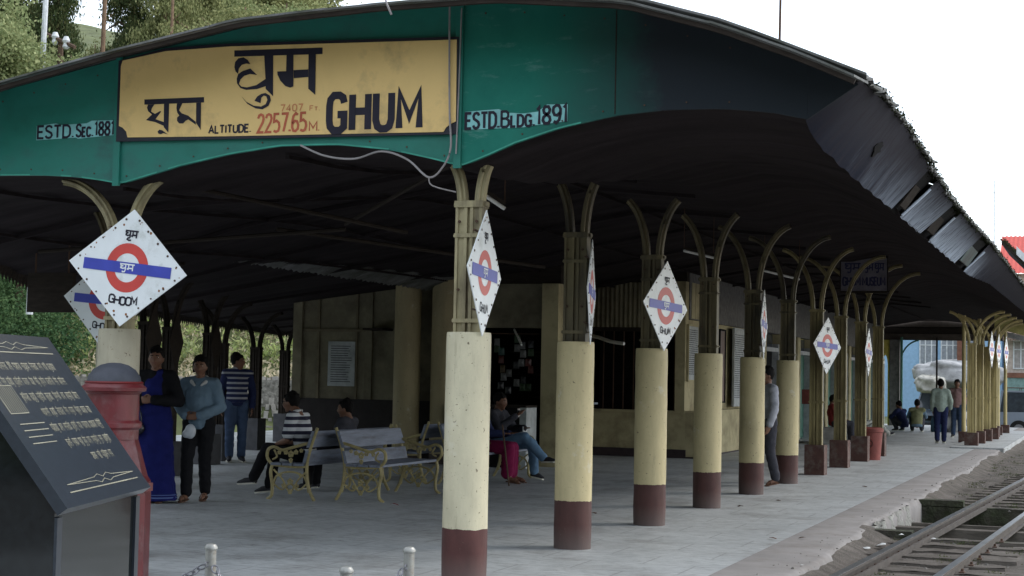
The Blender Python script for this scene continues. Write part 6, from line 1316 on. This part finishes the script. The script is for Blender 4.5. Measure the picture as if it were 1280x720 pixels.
b = MB(); r_ = random.Random(4)
for j in range(8):
    q = -4.0
    while q < 20:
        w = r_.uniform(.14, .42); s = 47.0+j*.12+r_.uniform(-.05, .05); x, y = hillpt(s, q+w/2); z = -.22+j*.19+r_.uniform(-.04, .04); k = r_.uniform(.75, 1.15)*.68
        mt = Matrix.Translation((x, y, z+.15)) @ Matrix.Rotation(math.atan2(.56, .83)+r_.uniform(-.2, .2), 4, 'Z') @ Matrix.Rotation(r_.uniform(-.25, .25), 4, 'Y'); b.box(-w*.47*k, w*.47*k, -.14, .2, -.14*k, .14*k, mtx=mt); q += w
ws = thing('retaining_wall', 'low pale dry-stone retaining wall below the grassy slope', 'wall'); stuff(b.build('wall_stones', M['stone'], ws, smooth=False)); b = MB(); xa, ya = hillpt(47.35, -4.2); xb, yb_ = hillpt(47.35, 20.5)
b.add([(xa, ya, -.4), (xb, yb_, -.4), (xb, yb_, 1.3), (xa, ya, 1.3), (xa-.2, ya+.3, -.4), (xb-.2, yb_+.3, -.4), (xb-.2, yb_+.3, 1.3), (xa-.2, ya+.3, 1.3)], [(0, 1, 2, 3), (7, 6, 5, 4), (3, 2, 6, 7)]); b.build('wall_core', M['stonecore'], ws, smooth=False)
def crown(n, kind, seed, size, m):
    r = np.random.default_rng(seed); acc = []
    if kind == 'conifer':
        for k in range(26):
            f = k/26; z = .12+.86*f; R = .30*(1-f)**.75+.02
            for j in range(int(5+9*(1-f))):
                a = r.uniform(0, 6.28); L = R*r.uniform(.65, 1.15); cnt_ = int(n/260*(.5+L*2.2))
                t_ = r.random(cnt_)**.7; c = np.stack([np.cos(a)*L*t_, np.sin(a)*L*t_, z-.05*t_+0*t_], 1); acc.append(c+r.normal(0, 1, c.shape)*(.022, .022, .011))
    else:
        for k in range(130):
            d = r.normal(size=3); d /= np.linalg.norm(d); c = np.array((0, 0, .62))+d*(.26, .26, .30)*r.uniform(.45, 1)**.6; rad = r.uniform(.03, .075); acc.append(c+r.normal(0, 1, (n//130, 3))*rad*.6)
    P = np.concatenate(acc); return leafcloud('crown', P, size, m, seed=seed)
def trunk(kind, m, seed):
    b = MB(); q = random.Random(seed); b.tube([(0, 0, -.05), (.005, 0, .3), (-.004, .004, .65), (0, 0, .96)], [.022, .017, .010, .003], 9)
    for k in range(14 if kind == 'conifer' else 9):
        a = q.uniform(0, 6.28); z = q.uniform(.2, .85); L = (.26*(1-z)**.7+.02) if kind == 'conifer' else .22; b.tube([(0, 0, z), (L*.5*math.cos(a), L*.5*math.sin(a), z+.02), (L*math.cos(a), L*math.sin(a), z+(.0 if kind == 'conifer' else .12))], [.006, .004, .0015], 5)
    return b.mesh('trunk', m, ang=60)
CR = {'dark': [crown(70000, 'conifer', s, .0125, M['leafdark']) for s in (1, 2)], 'olive': [crown(70000, 'conifer', s, .0125, M['leafolive']) for s in (3, 4)], 'olivebroad': [crown(60000, 'broad', s, .016, M['leafolive']) for s in (5, 6)], 'light': [crown(70000, 'broad', s, .014, M['leaflight']) for s in (7, 8)]}
TK = {'dark': trunk('conifer', M['bark'], 1), 'olive': trunk('conifer', M['barkred'], 2), 'olivebroad': trunk('broad', M['barkred'], 3), 'light': trunk('broad', M['bark'], 4)}
def tree(px_lat, D, top, Hh, kind, label, wide=1.0, name=None):
    """stands at lateral tangent px_lat and distance D from the entrance, crown top at height `top`"""
    x = CAM.x+D*(-math.sin(YAW)+px_lat*math.cos(YAW)); y = CAM.y+D*(math.cos(YAW)+px_lat*math.sin(YAW))
    t = thing(name or ('conifer_tree' if kind in ('dark', 'olive') else 'broadleaf_tree'), label, 'tree', (x, y, top-Hh), random.uniform(0, 6), 'trees on the hill behind the station'); t.scale = (Hh*wide, Hh*wide, Hh)
    put('crown', random.choice(CR[kind]), t); put('trunk', TK[kind], t); return t
TT_ = [(-.345, 44, 12.6, 9, 'light', 'light green leafy tree filling the upper left corner', .95), (-.308, 50, 9.6, 6, 'light', 'lower bright green tree resting on the roof verge at far left', 1.0), (-.290, 60, 20.5, 15, 'dark', 'dark conifer left of the bright gap of sky', .36), (-.322, 64, 23, 16, 'dark', 'tall dark conifer behind the light green tree at upper left', .55),
       (-.268, 66, 13.6, 7, 'olivebroad', 'low yellow-green tree in front of the gap of sky', .75), (-.243, 72, 25, 18, 'dark', 'dark tree with the reddish trunk right of the sky gap', .42), (-.222, 70, 23, 16, 'olive', 'olive conifer above the left end of the name board', .5), (-.236, 62, 14.2, 7, 'olivebroad', 'rounded olive tree just above the verge beside the reddish trunk', .85),
       (-.203, 74, 24, 16, 'olive', 'olive conifer above the yellow board, second from the sky gap', .6), (-.190, 66, 16.3, 8, 'olivebroad', 'rounded yellow-green tree low over the roof verge', 1.1), (-.186, 78, 21.5, 13, 'light', 'pale tree ending at the right of the small bright gap', .55), (-.160, 82, 22.6, 11, 'olivebroad', 'yellowish tree just clearing the roof crest', 1.3), (-.132, 86, 24.5, 14, 'olive', 'farthest olive tree above the roof crest', 1.2),
       (-.281, 57, 13.0, 5.5, 'light', 'small light tree low in the gap of sky', 1.0), (-.256, 60, 13.4, 6, 'olivebroad', 'small olive tree at the foot of the reddish trunk', 1.0), (-.266, 74, 17.0, 9, 'olivebroad', 'distant olive tree closing the bottom of the sky gap', .9), (-.214, 64, 15.0, 7, 'light', 'light rounded tree just over the verge near the yellow board', 1.0), (-.172, 72, 18.4, 8, 'olivebroad', 'broad yellowish tree over the verge near the crest', 1.2), (-.146, 76, 19.6, 9, 'light', 'light round tree just showing over the roof crest', 1.1), (-.122, 92, 23.2, 11, 'light', 'last pale tree at the right end of the tree line', 1.1), (-.352, 70, 26, 17, 'olive', 'tall olive conifer rising behind the light tree at upper left', .6), (-.37, 58, 20, 13, 'dark', 'dark tree beyond the left edge of the picture', 1.0), (-.212, 80, 27, 19, 'dark', 'tall dark conifer standing behind the olive trees', .45), (-.168, 92, 25, 15, 'dark', 'distant dark tree behind the roof crest', .5)]
for a in TT_: tree(*a[:6], wide=a[6])
b = MB()
for (la, D, z0, z1, r) in ((-.262, 62, 8, 24, .085), (-.219, 66, 9, 24, .06)):
    x = CAM.x+D*(-math.sin(YAW)+la*math.cos(YAW)); y = CAM.y+D*(math.cos(YAW)+la*math.sin(YAW)); t = thing('bare_trunk', 'tall bare reddish trunk standing among the trees, %s' % ('right beside the sky gap' if la < -.25 else 'above the left part of the name board'), 'tree', (x, y, z0)); b = MB(); b.tube([(0, 0, 0), (.08, 0, (z1-z0)*.5), (0, 0, z1-z0)], [r*1.3, r, r*.7], 8); b.build('trunk', M['barkred'], t)
    for k in range(5): b = MB(); a_ = k*2.3; b.tube([(0.04, 0, 7+k*1.6), (.5*math.cos(a_), .5*math.sin(a_), 7.4+k*1.6)], [.03, .01], 5); b.build('branch_stub', M['barkred'], t)

for o in list(bpy.data.objects):
    if o.parent and o.name.split('.')[0] in ('leaf_ornament', 'fascia_lip', 'rivet', 'rust_spot', 'print', 'scalloped_fascia', 'fixing_wire', 'hanger', 'shelf_boards'): o['kind'] = 'stuff'
